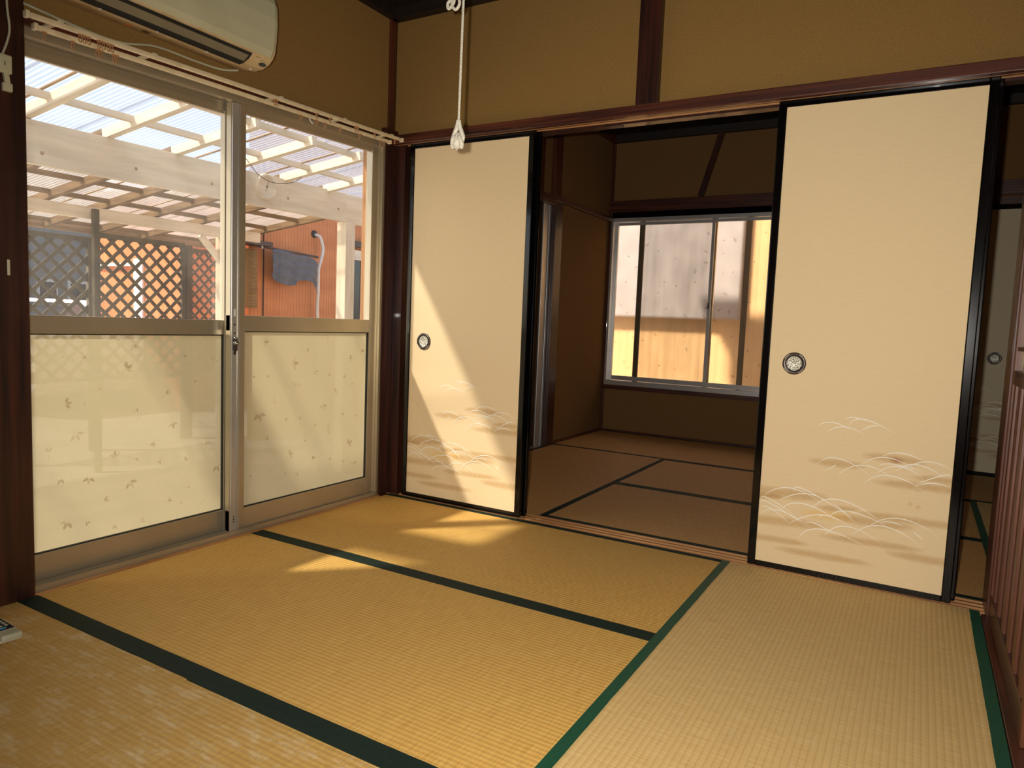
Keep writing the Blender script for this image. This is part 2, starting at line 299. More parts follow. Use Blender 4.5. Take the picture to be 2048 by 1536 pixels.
LL = [(-1.586,0.75,0.015),(-1.509,0.741,0.031),(-1.368,0.704,0.055),(-1.141,0.743,0.035),(-1.005,0.716,0.062),(-1.088,0.652,0.03),(-1.576,0.594,0.046),(-1.453,0.643,0.027),(-1.326,0.54,0.039),(-1.211,0.6,0.041),(-1.046,0.558,0.031),(-0.961,0.551,0.038),(-1.545,0.492,0.063),(-1.186,0.492,0.053),(-1.032,0.401,0.044),(-1.629,0.436,0.041),(-1.261,0.424,0.035),(-1.407,0.388,0.05),(-1.327,0.376,0.028),(-1.237,0.351,0.029),(-1.134,0.335,0.036),(-0.989,0.294,0.057),(-1.594,0.343,0.042),(-1.499,0.331,0.049),(-1.357,0.29,0.057),(-1.447,0.234,0.039),(-1.206,0.191,0.036),(-1.052,0.154,0.025),(-1.148,0.167,0.018),(-1.572,0.191,0.058),(-1.511,0.177,0.033),(-1.409,0.142,0.034),(-1.317,0.132,0.041),(-1.511,0.584,0.021),(-1.336,0.781,0.028),(-1.043,0.814,0.03),(-0.973,0.802,0.031),(-1.387,0.814,0.022),(-0.951,0.152,0.02),(-1.114,0.222,0.018)]
LR = [(-0.791,0.799,0.062),(-0.417,0.809,0.038),(-0.548,0.761,0.037),(-0.628,0.704,0.073),(-0.491,0.666,0.046),(-0.267,0.717,0.048),(-0.175,0.764,0.041),(-0.397,0.65,0.031),(-0.849,0.649,0.041),(-0.768,0.645,0.035),(-0.674,0.619,0.036),(-0.603,0.596,0.059),(-0.298,0.622,0.04),(-0.246,0.596,0.024),(-0.362,0.555,0.047),(-0.727,0.55,0.043),(-0.441,0.506,0.062),(-0.809,0.497,0.077),(-0.31,0.455,0.04),(-0.671,0.451,0.044),(-0.581,0.442,0.038),(-0.48,0.405,0.031),(-0.412,0.386,0.063),(-0.774,0.387,0.043),(-0.545,0.352,0.03),(-0.641,0.289,0.052),(-0.266,0.288,0.066),(-0.498,0.249,0.039),(-0.387,0.229,0.032),(-0.298,0.203,0.033),(-0.223,0.183,0.05),(-0.591,0.184,0.038),(-0.667,0.208,0.022),(-0.754,0.226,0.029),(-0.853,0.225,0.028),(-0.207,0.438,0.033)]
# ------------------------------------------------------------------ structure: floor, walls, ceiling
def struct(o, label=None): tag(o, label, None, None, 'structure'); return o
def T(z, y): return z + .028*(y+.1)          # the old window head sags towards the left post
XR = 2.66; YB = -3.62; BY = 2.99; BX = -.06; BXR = 3.56
struct(box('floor', (-.12, YB, -.12), (3.6, 3.1, -.056), 'darkx'), 'wooden sub floor under the tatami mats')
# upper plaster walls
bm = bmesh.new(); abox(bm, (-.12, -1.84, 1.80), (-.03, .02, 2.50)); struct(obj('wall_left', bm, 'plaster'), 'ochre sand plaster wall above the sliding glass doors')
struct(box('wall_left_rear', (-.12, YB, -.1), (-.005, -1.84, 2.5), 'plaster'), 'ochre plaster wall left of the camera')
struct(box('wall_back', (-.03, .022, 1.845), (3.6, .085, 2.5), 'plaster'), 'ochre plaster wall above the paper doors')
struct(box('wall_rear', (-.1, YB-.08, -.1), (3.6, YB, 2.5), 'plaster'), 'ochre plaster wall behind the camera')
struct(box('wall_right', (XR+.005, YB, 1.86), (XR+.08, 0.02, 2.5), 'plaster'), 'ochre plaster wall above the right hand doors')
struct(box('wall_right_rear', (XR+.005, YB, -.1), (XR+.08, -1.80, 1.86), 'plaster'), 'ochre plaster wall right of the camera')
# ceiling of boards
c = struct(thing('ceiling', (1.3, -1.8, 2.5)), 'dark board ceiling')
n = 0; x = -.1
while x < 2.75:
    box('ceiling_board', (x, YB, 2.462 + (.004 if n % 2 else 0)), (min(x+.298, 2.75), .02, 2.475 + (.004 if n % 2 else 0)), 'ceiling', c); x += .30; n += 1
for k in range(8): box('ceiling_batten', (-.1, -3.4+k*.45, 2.44), (2.72, -3.376+k*.45, 2.463), 'darkx', c)
tn = [0]
def trim(lo, hi, m, label, bev=.002):
    tn[0] += 1; return struct(box('trim_%d' % tn[0], lo, hi, m, bev=bev), label)
trim((-.03, -.025, 2.405), (2.66, .022, 2.462), 'ceiling', 'dark cornice above the paper doors')
trim((-.03, YB, 2.405), (.004, .0, 2.462), 'ceiling', 'dark cornice on the window wall')
trim((2.63, YB, 2.405), (2.665, .0, 2.462), 'darky', 'dark cornice on the right wall')
# corner posts
trim((-.10, -.03, 1.85), (-.018, .02, 2.41), 'darkz', 'slim corner post above the lintel', .004)
trim((-.115, -.072, -.05), (0.0, .125, 1.87), 'pillar', 'dark wooden corner post between glass door and paper doors', .004)
trim((.0, .012, -.01), (.055, .118, 1.80), 'pillar', 'dark jamb strip left of the paper doors', .002)
trim((-.12, -1.86, -.05), (.022, -1.722, 2.5), 'pillar', 'thick dark wooden post left of the glass doors', .004)
trim((2.645, -.03, -.05), (2.69, .125, 2.5), 'darkz', 'dark post at the right hand corner', .003)
trim((1.282, -.012, 1.842), (1.376, .03, 2.41), 'pillar', 'vertical post on the plaster above the paper doors', .003)
# lintel above the fusuma
trim((-.03, -.028, 1.796), (2.66, .02, 1.839), 'darkx', 'reddish dark lintel rail above the paper doors', .003)
k = struct(thing('trim_20', (1.3, .06, 1.79)), 'grooved head track for the paper doors')
for (a, b, mm) in ((.0, .006, 'sillx'), (.034, .039, 'sillx'), (.0715, .12, 'pillar')): box('track_rib', (0, a, 1.795), (2.645, b, 1.805), mm, k)
box('track_board', (0, .0, 1.805), (2.645, .12, 1.812), 'darkx', k)
# sill (grooved threshold)
k = struct(thing('trim_21', (1.3, .06, -.01)), 'worn pale wooden threshold with sliding grooves')
box('threshold_board', (-.0, .003, -.05), (2.645, .118, -.006), 'sillx', k)
for (a, b) in ((.003, .008), (.034, .044), (.070, .082), (.108, .118)): box('track_rib', (0, a, -.0058), (2.645, b, .001), 'sillx', k)
trim((2.632, -1.80, -.05), (2.72, -.03, .004), 'darky', 'dark wooden threshold under the right hand doors')
trim((-.0, -1.72, -.05), (.014, -.072, .004), 'silly', 'thin wooden strip between tatami and aluminium sill')
# ------------------------------------------------------------------ sliding glass doors of the left wall
w1 = struct(thing('window_1', (-.06, -.9, 0)), 'aluminium frame of the sliding glass doors with wooden head')
def tb(name, x0, x1, z0, z1, m, y0, y1, parent, bev=.0):
    bm = bmesh.new()
    abeam(bm, ((x0+x1)/2, y0, (T(z0, y0)+T(z1, y0))/2), ((x0+x1)/2, y1, (T(z0, y1)+T(z1, y1))/2), x1-x0, z1-z0, bev=bev)
    return obj(name, bm, m, parent)
tb('wooden_head', -.12, .010, 1.797, 1.836, 'darky', -1.722, -.072, w1)
tb('head_lip', -.03, -.002, 1.768, 1.796, 'alu', -1.722, -.074, w1)
tb('head_track', -.10, -.03, 1.785, 1.797, 'alu', -1.722, -.074, w1)
tb('head_rib', -.060, -.052, 1.768, 1.79, 'alu', -1.722, -.074, w1)
box('sill_frame', (-.12, -1.722, -.03), (-.001, -.072, .008), 'alu', w1)
for xx in (-.004, -.036, -.075): box('sill_rail', (xx-.004, -1.722, .0), (xx, -.072, .022), 'alu', w1)
box('jamb', (-.11, -.086, 0), (-.004, -.072, 1.79), 'alu', w1)
box('jamb', (-.11, -1.722, 0), (-.004, -1.712, 1.755), 'alu', w1)
box('outer_wooden_jamb', (-.175, -.043, -.1), (-.13, .02, 1.86), 'sillz', w1)
def leaf_sprigs(name, L, X, parent, mdk, mlt, seed, dirx=True, xs=None):
    rnd = random.Random(seed)
    A, B = bmesh.new(), bmesh.new()
    def leaf(bm, cy_, cz, ln, ang, wr=.5, dx=.0006):
        pts = []
        for k in range(10):
            t = 2*math.pi*k/10; u = math.cos(t)*ln/2; v = math.sin(t)*ln*wr/2*(1-.35*math.cos(t))
            pts.append((cy_+u*math.cos(ang)-v*math.sin(ang), cz+u*math.sin(ang)+v*math.cos(ang)))
        vs = [bm.verts.new((X+dx, p, q) if dirx else (p, X-dx, q)) for p, q in pts]
        bm.faces.new(vs)
    def stem(bm, a, b, w_=.0012):
        d = Vector((b[0]-a[0], b[1]-a[1])); nrm = Vector((-d.y, d.x)).normalized()*w_/2
        ps = [(a[0]+nrm.x, a[1]+nrm.y), (a[0]-nrm.x, a[1]-nrm.y), (b[0]-nrm.x*.4, b[1]-nrm.y*.4), (b[0]+nrm.x*.4, b[1]+nrm.y*.4)]
        bm.faces.new([bm.verts.new((X+.0007, p, q) if dirx else (p, X-.0007, q)) for p, q in ps])
    for (y, z, s) in L:
        a0 = rnd.uniform(-.6, .6) + rnd.choice((math.pi/2, -math.pi/2, .4)); nl = 3 if s > .045 else 2
        ln = s*.42; bm0 = A if rnd.random() < .6 else B
        for i in range(nl):
            an = a0 + (i-(nl-1)/2)*.95; r = s*.30
            bm1 = bm0 if rnd.random() < .6 else (B if bm0 is A else A)
            leaf(bm1, y+math.cos(an)*r, z+math.sin(an)*r, ln*rnd.uniform(.8, 1.1), an)
            leaf(B if bm1 is A else A, y+math.cos(an)*r, z+math.sin(an)*r, ln*.72, an, .10, .0009)
            stem(B, (y, z), (y+math.cos(an)*r*.8, z+math.sin(an)*r*.8))
        stem(B, (y, z), (y-math.cos(a0)*s*.7, z-math.sin(a0)*s*.7), .0016)
    o1 = obj(name, A, mdk, parent); o1['kind'] = 'stuff'; o2 = obj(name, B, mlt, parent); o2['kind'] = 'stuff'
    return o1, o2
def sash(label, y0, y1, x, ys0, ys1, ztop, zm0, zm1, zb, group=None, prints=None, seed=1):
    g = thing('sliding_glass_door', (x, (y0+y1)/2, 0), label, 'glass door')
    zt0 = 1.785
    tb('top_rail', x-.014, x+.012, ztop+.008, zt0, 'alu', y0, y1, g)
    tb('glazing_bead', x-.010, x+.006, ztop, ztop+.008, 'alu', ys0, ys1, g)
    box('middle_rail', (x-.014, y0, zm0), (x+.012, y1, zm1), 'alu', g, bev=.0015)
    box('bottom_rail', (x-.014, y0, .018), (x+.012, y1, zb), 'alu', g, bev=.0015)
    box('stile', (x-.016, y0, .014), (x+.013, ys0, T(zt0, y0)), 'alu', g, bev=.0015)
    box('stile', (x-.016, ys1, .014), (x+.013, y1, T(zt0, y1)), 'alu', g, bev=.0015)
    bm = bmesh.new(); bm.faces.new([bm.verts.new(v) for v in ((x-.0025, ys0-.004, zm1-.004), (x-.0025, ys1+.004, zm1-.004), (x-.0025, ys1+.004, T(ztop, y1)+.004), (x-.0025, ys0-.004, T(ztop, y0)+.004))])
    obj('clear_pane', bm, 'glass' if x < -.05 else 'glass_clean', g)['label'] = 'clear upper glass pane'
    bm = bmesh.new(); vs = [bm.verts.new(v) for v in ((x-.0025, ys0-.003, zb-.003), (x-.0025, ys1+.003, zb-.003), (x-.0025, ys1+.003, zm0+.003), (x-.0025, ys0-.003, zm0+.003))]
    bm.faces.new(vs); obj('frosted_pane', bm, 'frost', g)['label'] = 'frosted lower pane printed with leaf sprigs'
    bm = bmesh.new()
    for (a, b, c_, d) in ((ys0, ys1, zm0-.004, zm0), (ys0, ys1, zb, zb+.0035), (ys0, ys0+.003, zb, zm0), (ys1-.003, ys1, zb, zm0)): abox(bm, (x-.003, a, c_), (x+.008, b, d))
    obj('gasket', bm, 'gasket', g)
    leaf_sprigs('leaf_print', prints, x-.0015, g, 'leafdk', 'leaflt', seed)
    return g
LLp = [p for p in LL if p[0] > -1.69]
sR = sash('right aluminium sliding glass door with crescent lock, beside the corner post', -.968, -.086, -.032, -.897, -.145, 1.737, .846, .910, .106, prints=LR, seed=3)
sL = sash('left aluminium sliding glass door, behind the other, beside the thick post', -1.714, -.900, -.072, -1.699, -.965, 1.727, .829, .888, .105, prints=LLp, seed=5)
# raised fin and pull groove of the right door's meeting stile, crescent lock
box('stile_fin', (-.0185, -.966, .02), (-.012, -.942, T(1.765, -.95)), 'alu2', sR, bev=.001)['label'] = 'bright raised fin of the meeting stile'
box('stile_fin', (-.0185, -.934, .02), (-.013, -.928, T(1.765, -.93)), 'alu2', sR)
for z in (.872, .838): lathe('screw', [(0, .0015), (.004, .0012), (.0045, 0)], (-.0120, -.953, z), (1, 0, 0), 'bronze', sR, 12)
for z in (.06, .07, .08): lathe('screw', [(0, .0015), (.003, .0012), (.0032, 0)], (-.0120, -.953, z), (1, 0, 0), 'bronze', sR, 10)
lk = box('crescent_lock', (-.0125, -.962, .765), (-.004, -.944, .822), 'bronze', sR, bev=.004); lk['label'] = 'dark crescent lock with chrome cam'
lathe('lock_cam', [(0, .018), (.007, .016), (.009, .008), (.009, 0)], (-.004, -.955, .797), (1, 0, 0), 'chrome', lk, 18)
lathe('lock_cam', [(0, .010), (.005, .009), (.006, 0)], (-.004, -.957, .817), (1, 0, 0), 'chrome', lk, 14)
beam('lock_lever', (.006, -.958, .793), (.004, -.966, .752), .008, .006, 'bronze', lk, up=(1, 0, 0), bev=.001)
beam('lock_lever', (.006, -.958, .797), (.012, -.976, .798), .008, .008, 'chrome', lk, up=(0, 0, 1), bev=.002)
box('sticker', (-.0122, -.957, .905), (-.0117, -.948, .935), 'white', sR)
# ------------------------------------------------------------------ tatami mats
HW = .0305
def mat_(x0, y0, x1, y1, m, borders, label, hm='heri_dk', group=None, z=0.0, extra=()):
    g = thing('tatami_mat', ((x0+x1)/2, (y0+y1)/2, -.055), label, 'tatami mat', group)
    e = .0004
    box('rush_mat', (x0+e, y0+e, -.055), (x1-e, y1-e, z-.001), m, g, bev=.002)
    for s in borders:
        if s == 'N': r = (x0+e, y1-HW, x1-e, y1-e)
        if s == 'S': r = (x0+e, y0+e, x1-e, y0+HW)
        if s == 'W': r = (x0+e, y0+e, x0+HW, y1-e)
        if s == 'E': r = (x1-HW, y0+e, x1-e, y1-e)
        # cloth ribbon with slightly wavy inner edge
        bm = bmesh.new(); nx = 60; rnd = random.Random(ord(s)*7+int(x0*100))
        lng = s in 'NS'; L0 = r[0] if lng else r[1]; L1 = r[2] if lng else r[3]; rows = []
        for i in range(nx+1):
            t = L0+(L1-L0)*i/nx; wv = .0012*noise.noise(Vector((t*5, x0*7, y0*3)))+.0005*rnd.uniform(-1, 1)
            if lng:
                a, b = (r[1]+wv, r[3]) if s == 'N' else (r[1], r[3]+wv); pr = [(t, a), (t, b)]
            else:
                a, b = (r[0], r[2]+wv) if s == 'W' else (r[0]+wv, r[2]); pr = [(a, t), (b, t)]
            q = [bm.verts.new((p[0], p[1], z+.0008+.0003*noise.noise(Vector((t*9, 3, 1))))) for p in pr]
            q2 = [bm.verts.new((p[0], p[1], z-.003)) for p in pr]; rows.append((q[0], q[1], q2[1], q2[0]))
        for A, B in zip(rows, rows[1:]):
            for k_ in range(4): bm.faces.new((A[k_], A[(k_+1) % 4], B[(k_+1) % 4], B[k_]))
        bm.faces.new(rows[0]); bm.faces.new(rows[-1][::-1])
        o = obj('cloth_border', bm, hm, g); o['label'] = 'green woven cloth border'
    return g
mat_(.016, -.856, 1.757, .002, 'tatx', 'NS', 'tatami mat lying along the paper doors under the open doorway')
mat_(.016, -1.745, 1.757, -.856, 'tatx', 'NS', 'tatami mat in the middle, second row from the paper doors')
mat_(1.757, -1.757, 2.630, .002, 'taty', 'WE', 'tatami mat on the right running towards the right paper door, bright green border', 'heri')
mat_(.016, -2.60, 1.757, -1.745, 'tatx_worn', 'NS', 'worn tatami mat at the lower left with pale scuffs and the remote control on it')
mat_(1.757, -3.60, 2.630, -1.757, 'taty', 'WE', 'tatami mat behind the camera on the right', 'heri')
mat_(.016, -3.60, 1.757, -2.60, 'tatx_worn', 'NS', 'tatami mat behind the camera on the left')
b = box('cloth_border', (.86, -1.7795, -.002), (1.75, -1.7745, .0012), 'heri_dk', bpy.data.objects['tatami_mat.003']); b['label'] = 'doubled strip of the border'
# far room mats
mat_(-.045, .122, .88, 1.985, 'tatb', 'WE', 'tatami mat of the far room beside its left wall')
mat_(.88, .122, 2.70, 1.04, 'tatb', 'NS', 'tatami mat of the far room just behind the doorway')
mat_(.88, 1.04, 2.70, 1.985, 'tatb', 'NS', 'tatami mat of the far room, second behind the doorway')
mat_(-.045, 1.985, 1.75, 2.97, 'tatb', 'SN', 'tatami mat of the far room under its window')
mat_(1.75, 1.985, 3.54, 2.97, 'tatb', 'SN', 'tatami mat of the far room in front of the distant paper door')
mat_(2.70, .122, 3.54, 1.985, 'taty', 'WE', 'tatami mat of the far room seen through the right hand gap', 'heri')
# ------------------------------------------------------------------ fusuma
def quad3(a, m_, b, n_=10):
    out_ = []
    for i in range(n_+1):
        t = i/n_; c_ = [2*m_[k_]-.5*(a[k_]+b[k_]) for k_ in (0, 1)]
        out_.append(tuple((1-t)**2*a[k_]+2*t*(1-t)*c_[k_]+t*t*b[k_] for k_ in (0, 1)))
    return out_
def fusuma(x0, x1, y, ztop, label, handle_x=None, painted=True, paper_m='paper', stain=False, fw=.030, name='paper_door', front=True, back_only=False, shift=0.0, tf=.022):
    g = thing(name, ((x0+x1)/2, y, 0), label, 'sliding door')
    z0 = .003
    px0, px1, pz0, pz1 = x0+fw, x1-fw, z0+.022, ztop-.031
    # frame: two stiles, two rails, lacquered
    box('frame_stile', (x0, y-tf/2, z0), (px0, y+tf/2, ztop), 'blackz', g, bev=.004); box('frame_stile', (px1, y-tf/2, z0), (x1, y+tf/2, ztop), 'blackz', g, bev=.004)
    box('frame_rail', (px0, y-tf/2+.001, z0), (px1, y+tf/2-.001, pz0), 'blackx', g, bev=.002); box('frame_rail', (px0, y-tf/2+.001, pz1), (px1, y+tf/2-.001, ztop), 'blackx', g, bev=.002)
    yf = y-tf/2+.004
    if painted:
        nx, nz = 110, 150; bm = bmesh.new(); lay = None
        zs = [pz0+(.62-pz0)*j/nz for j in range(nz+1)] + [.62+(pz1-.62)*j/20 for j in range(1, 21)]
        V = [[bm.verts.new((px0+(px1-px0)*i/nx, yf, z)) for i in range(nx+1)] for z in zs]
        for A, B in zip(V, V[1:]):
            for i in range(nx): bm.faces.new((A[i], A[i+1], B[i+1], B[i]))
        bm.verts.index_update(); cols = {}
        ox = px0+shift
        def sample(x, z):
            c_ = [1., 1., 1.]
            for k_, (ax, az, bx_, bz, th) in enumerate(MIST):
                if bx_ > .62: bx_ += .05
                if ax < .02: ax -= .03
                dx, dz = bx_-ax, bz-az; L2 = dx*dx+dz*dz; t = ((x-ox-ax)*dx+(z-az)*dz)/L2
                tt = max(0, min(1, t)); d = abs((z-az)-(x-ox-ax)*dz/dx) if 0 <= t <= 1 else 1
                prof = math.sin(math.pi*min(1, max(0, tt)))**.6 if 0 < tt < 1 else 0
                if ax < .02: prof = 1 if tt < .5 else prof
                if bx_ > .62: prof = 1 if tt > .5 else prof
                wd = th*(.35+.75*prof)*(1+.25*noise.noise(Vector((x*30, z*60, k_))))
                if prof > 0 and d < wd*1.6:
                    a = max(0, 1-(d/(wd*1.5))**2)*min(1, prof*1.3)*.72*(1+.35*noise.noise(Vector((x*400, z*400, k_))))
                    tint = (.72, .60, .45) if k_ != 8 else (.98, .86, .55)
                    c_ = [v*(1-a)+v*tn_*a for v, tn_ in zip(c_, tint)]
            if stain:
                d = math.hypot((x-ox-.461)/.021, (z-.485)/.012)
                if d < 1.3: a = max(0, 1-d/1.3)*.85; c_ = [v*(1-a)+v*s_*a for v, s_ in zip(c_, (.5, .22, .15))]
                for (qx, qz) in ((.515, .335), (.54, .327), (.575, 1.57)):
                    d = math.hypot(x-ox-qx, z-qz)/.008
                    if d < 1: c_ = [v*s_ for v, s_ in zip(c_, (.92, .82, .72))]
            return c_
        data = [sample(v.co.x, v.co.z) if v.co.z < .62 else [1, 1, 1] for v in bm.verts]
        o = obj('paper_panel', bm, paper_m, g, origin=((px0+px1)/2, yf, (pz0+pz1)/2))
        ca = o.data.color_attributes.new('paint', 'FLOAT_COLOR', 'POINT')
        for i_, c_ in enumerate(data): ca.data[i_].color = (*c_, 1)
        bm = bmesh.new()
        for ia, a in enumerate(ARCS):
            P = quad3(a[0:2], a[2:4], a[4:6], 14); prev = None
            for i_, (u, v) in enumerate(P):
                t = i_/14; wdt = .0027*(math.sin(math.pi*min(1, t*1.05+.02)))**.7+.0005
                if i_ < 14: d = Vector((P[i_+1][0]-u, P[i_+1][1]-v)).normalized()
                nrm = Vector((-d.y, d.x))*wdt/2; X_ = min(ox+u, px1-.001); 
                q = (bm.verts.new((X_+nrm.x, yf-.0005-ia*.00003, v+nrm.y)), bm.verts.new((X_-nrm.x, yf-.0005-ia*.00003, v-nrm.y)))
                if prev: bm.faces.new((prev[0], prev[1], q[1], q[0]))
                prev = q
        o = obj('painted_grass', bm, 'brush', g); o['kind'] = 'stuff'; o['label'] = 'white brushed pampas grass arcs'
    else:
        bm = bmesh.new(); vs = [bm.verts.new(v) for v in ((px0, yf, pz0), (px1, yf, pz0), (px1, yf, pz1), (px0, yf, pz1))]; bm.faces.new(vs)
        o = obj('paper_panel', bm, paper_m, g); ca = o.data.color_attributes.new('paint', 'FLOAT_COLOR', 'POINT')
        for i_ in range(4): ca.data[i_].color = (1, 1, 1, 1)
    # back paper
    bm = bmesh.new(); yb = y+tf/2-.004; vs = [bm.verts.new(v) for v in ((px0, yb, pz0), (px0, yb, pz1), (px1, yb, pz1), (px1, yb, pz0))]; bm.faces.new(vs)
    o = obj('back_paper', bm, 'paperback', g); ca = o.data.color_attributes.new('paint', 'FLOAT_COLOR', 'POINT')
    for i_ in range(4): ca.data[i_].color = (1, 1, 1, 1)
    if handle_x is not None:
        hz = .812; cc = (handle_x, yf, hz); ax = (0, -1, 0)
        h = lathe('finger_pull', [(.0245, -.001), (.0262, .0022), (.036, .0048), (.040, .0042), (.0425, .0015), (.0425, 0)], cc, ax, 'bronze', g, 40); h['label'] = 'round dark metal finger pull'
        lathe('pull_dish', [(0, .0008), (.010, .0012), (.020, .0008), (.0245, .0026), (.0262, .0036), (.0275, .0030)], cc, ax, 'silverleaf', h, 40)
        for q in range(4):
            a0 = math.pi/4+q*math.pi/2; pts = [(handle_x+math.cos(a0+t)*.0385, yf-.0052, hz+math.sin(a0+t)*.0385) for t in [(-.32+.08*i_) for i_ in range(9)]]
            tube('pull_inlay', pts, .0007, 'brush', h, 6)
    return g
FT = 1.803
fusuma(.088, .801, .021, FT, 'left painted paper sliding door catching the sunlight', handle_x=.205, shift=.0)
fusuma(1.851, 2.545, .021, FT, 'right painted paper sliding door with brown stain in the grass', handle_x=1.972, stain=True)
fusuma(.100, .811, .057, FT, 'plain paper sliding door hidden behind the left painted one', painted=False)
fusuma(1.858, 2.558, .057, FT, 'plain paper sliding door hidden behind the right painted one', painted=False)
fusuma(2.672, 3.52, BY-.03, 1.845, 'distant paper sliding door at the end of the far room', handle_x=2.822, painted=True, paper_m='paperback', shift=-.32)
# ------------------------------------------------------------------ far room
struct(box('wall_far', (BX, BY, -.05), (1.2e-3+BX+.02, BY+.1, 2.62), 'plaster2'), 'strip of far wall left of its window')
fw_ = struct(thing('wall_far_end', (1.7, BY+.05, 0)), 'brown plaster end wall of the far room')
box('plaster', (BX, BY, -.05), (2.66, BY+.1, .385), 'plaster2', fw_); box('plaster', (BX, BY, 1.86), (BXR, BY+.1, 2.62), 'plaster2', fw_)
box('plaster', (1.76, BY, .385), (2.66, BY+.1, 1.86), 'plaster2', fw_)
box('closet_back', (2.66, BY+.02, -.05), (BXR, BY+.1, 1.86), 'plaster2', fw_)
struct(box('wall_far_left', (-.16, 1.98, -.05), (BX, BY+.1, 2.62), 'plaster2'), 'brown plaster left wall of the far room')
struct(box('wall_far_left_top', (-.16, .09, 1.86), (BX, 1.98, 2.62), 'plaster2'), 'brown plaster above the shutters of the far room')
struct(box('wall_far_right', (BXR, .085, -.05), (BXR+.1, BY+.1, 2.62), 'plaster2'), 'brown plaster right wall of the far room')
struct(box('wall_far_near', (XR+.03, .03, -.05), (BXR, .085, 2.62), 'plaster2'), 'plaster between the rooms right of the paper doors')
struct(box('wall_back_far_side', (-.03, .085, 1.80), (BXR, .11, 2.62), 'plaster2'), 'plaster above the paper doors on the far room side')
c = struct(thing('ceiling_far', (1.7, 1.5, 2.6)), 'dark board ceiling of the far room')
x = -.16; n = 0
while x < 3.66: box('ceiling_board', (x, .085, 2.57+(.004 if n % 2 else 0)), (x+.298, BY+.1, 2.59+(.004 if n % 2 else 0)), 'ceiling', c); x += .3; n += 1
for k_ in range(7): box('ceiling_batten', (-.1, .3+k_*.45, 2.55), (3.6, .324+k_*.45, 2.571), 'darkx', c)
trim((BX, BY-.04, 2.505), (BXR, BY, 2.57), 'ceiling', 'dark cornice above the far window')
trim((BX, .11, 2.505), (BX+.04, BY, 2.57), 'darky', 'dark cornice on the left of the far room')
trim((BX, 1.845, 1.865), (BX+.03, 1.96, 2.51), 'darkz', 'post above the rail on the far room left wall')
trim((-.15, 1.87, -.05), (BX+.035, 1.99, 1.87), 'pillar', 'reddish brown post beside the shutters of the far room', .003)
trim((-.15, .12, 1.800), (BX+.045, 1.86, 1.862), 'darky', 'dark rail above the shutters of the far room')
trim((BX, 1.86, 1.835), (BX+.045, BY, 1.868), 'darky', 'dark rail on the far room left wall')
trim((BX, BY-.035, 1.912), (BXR, BY, 2.01), 'darkx', 'wide dark rail above the far window')
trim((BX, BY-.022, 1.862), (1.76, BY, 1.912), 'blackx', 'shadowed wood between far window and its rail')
trim((BX, BY-.03, .375), (1.76, BY, .412), 'darkx', 'thin wooden sill under the far window')
trim((BX, BY-.025, .0), (BX+.028, BY, 2.51), 'darkz', 'slim corner post in the far room')
trim((BX, BY-.03, -.01), (2.66, BY, .014), 'darkx', 'skirting strip under the far window')
trim((BX, 1.99, -.01), (BX+.03, BY, .014), 'darky', 'skirting strip on the far room left wall')
trim((1.745, BY-.03, .38), (1.78, BY+.02, 1.87), 'darkz', 'wooden jamb right of the far window')
trim((2.63, BY-.03, -.01), (2.668, BY+.02, 1.91), 'darkz', 'jamb left of the distant paper door')
trim((2.66, BY-.035, 1.848), (BXR, BY+.01, 1.90), 'darkx', 'head rail above the distant paper door')
beam('brace', (.880, BY-.03, 2.515), (.735, BY-.03, 2.01), .03, .045, 'pillar')
struct(bpy.data.objects['brace'], 'slanting dark brace on the far wall above the window'); bpy.data.objects['brace'].name = 'trim_40'
# shutters closed over the far room's left opening
s = thing('storm_shutter', (-.13, .9, 0), 'closed dark wooden storm shutter with cross battens in the far room', 'shutter')
for k_ in range(12): box('board', (-.150, .12+k_*.132, .0), (-.138, .12+k_*.132+.129, 1.80), 'darkz', s)
for z in (.06, .34, .615, .89, 1.17, 1.45, 1.74): box('batten', (-.138, .12, z-.014), (-.12, 1.71, z+.014), 'darky', s)
w3 = struct(thing('window_3', (-.1, 1.8, 0)), 'aluminium shutter track frame in the far room')
box('frame_side', (-.115, 1.755, .0), (-.062, 1.825, 1.80), 'alu2', w3, bev=.002); box('frame_side', (-.12, 1.838, .0), (-.058, 1.866, 1.80), 'alu2', w3, bev=.002)
box('frame_side', (-.118, 1.825, .0), (-.10, 1.838, 1.80), 'gasket', w3); box('frame_bottom', (-.12, .12, -.01), (-.06, 1.866, .012), 'alu2', w3)
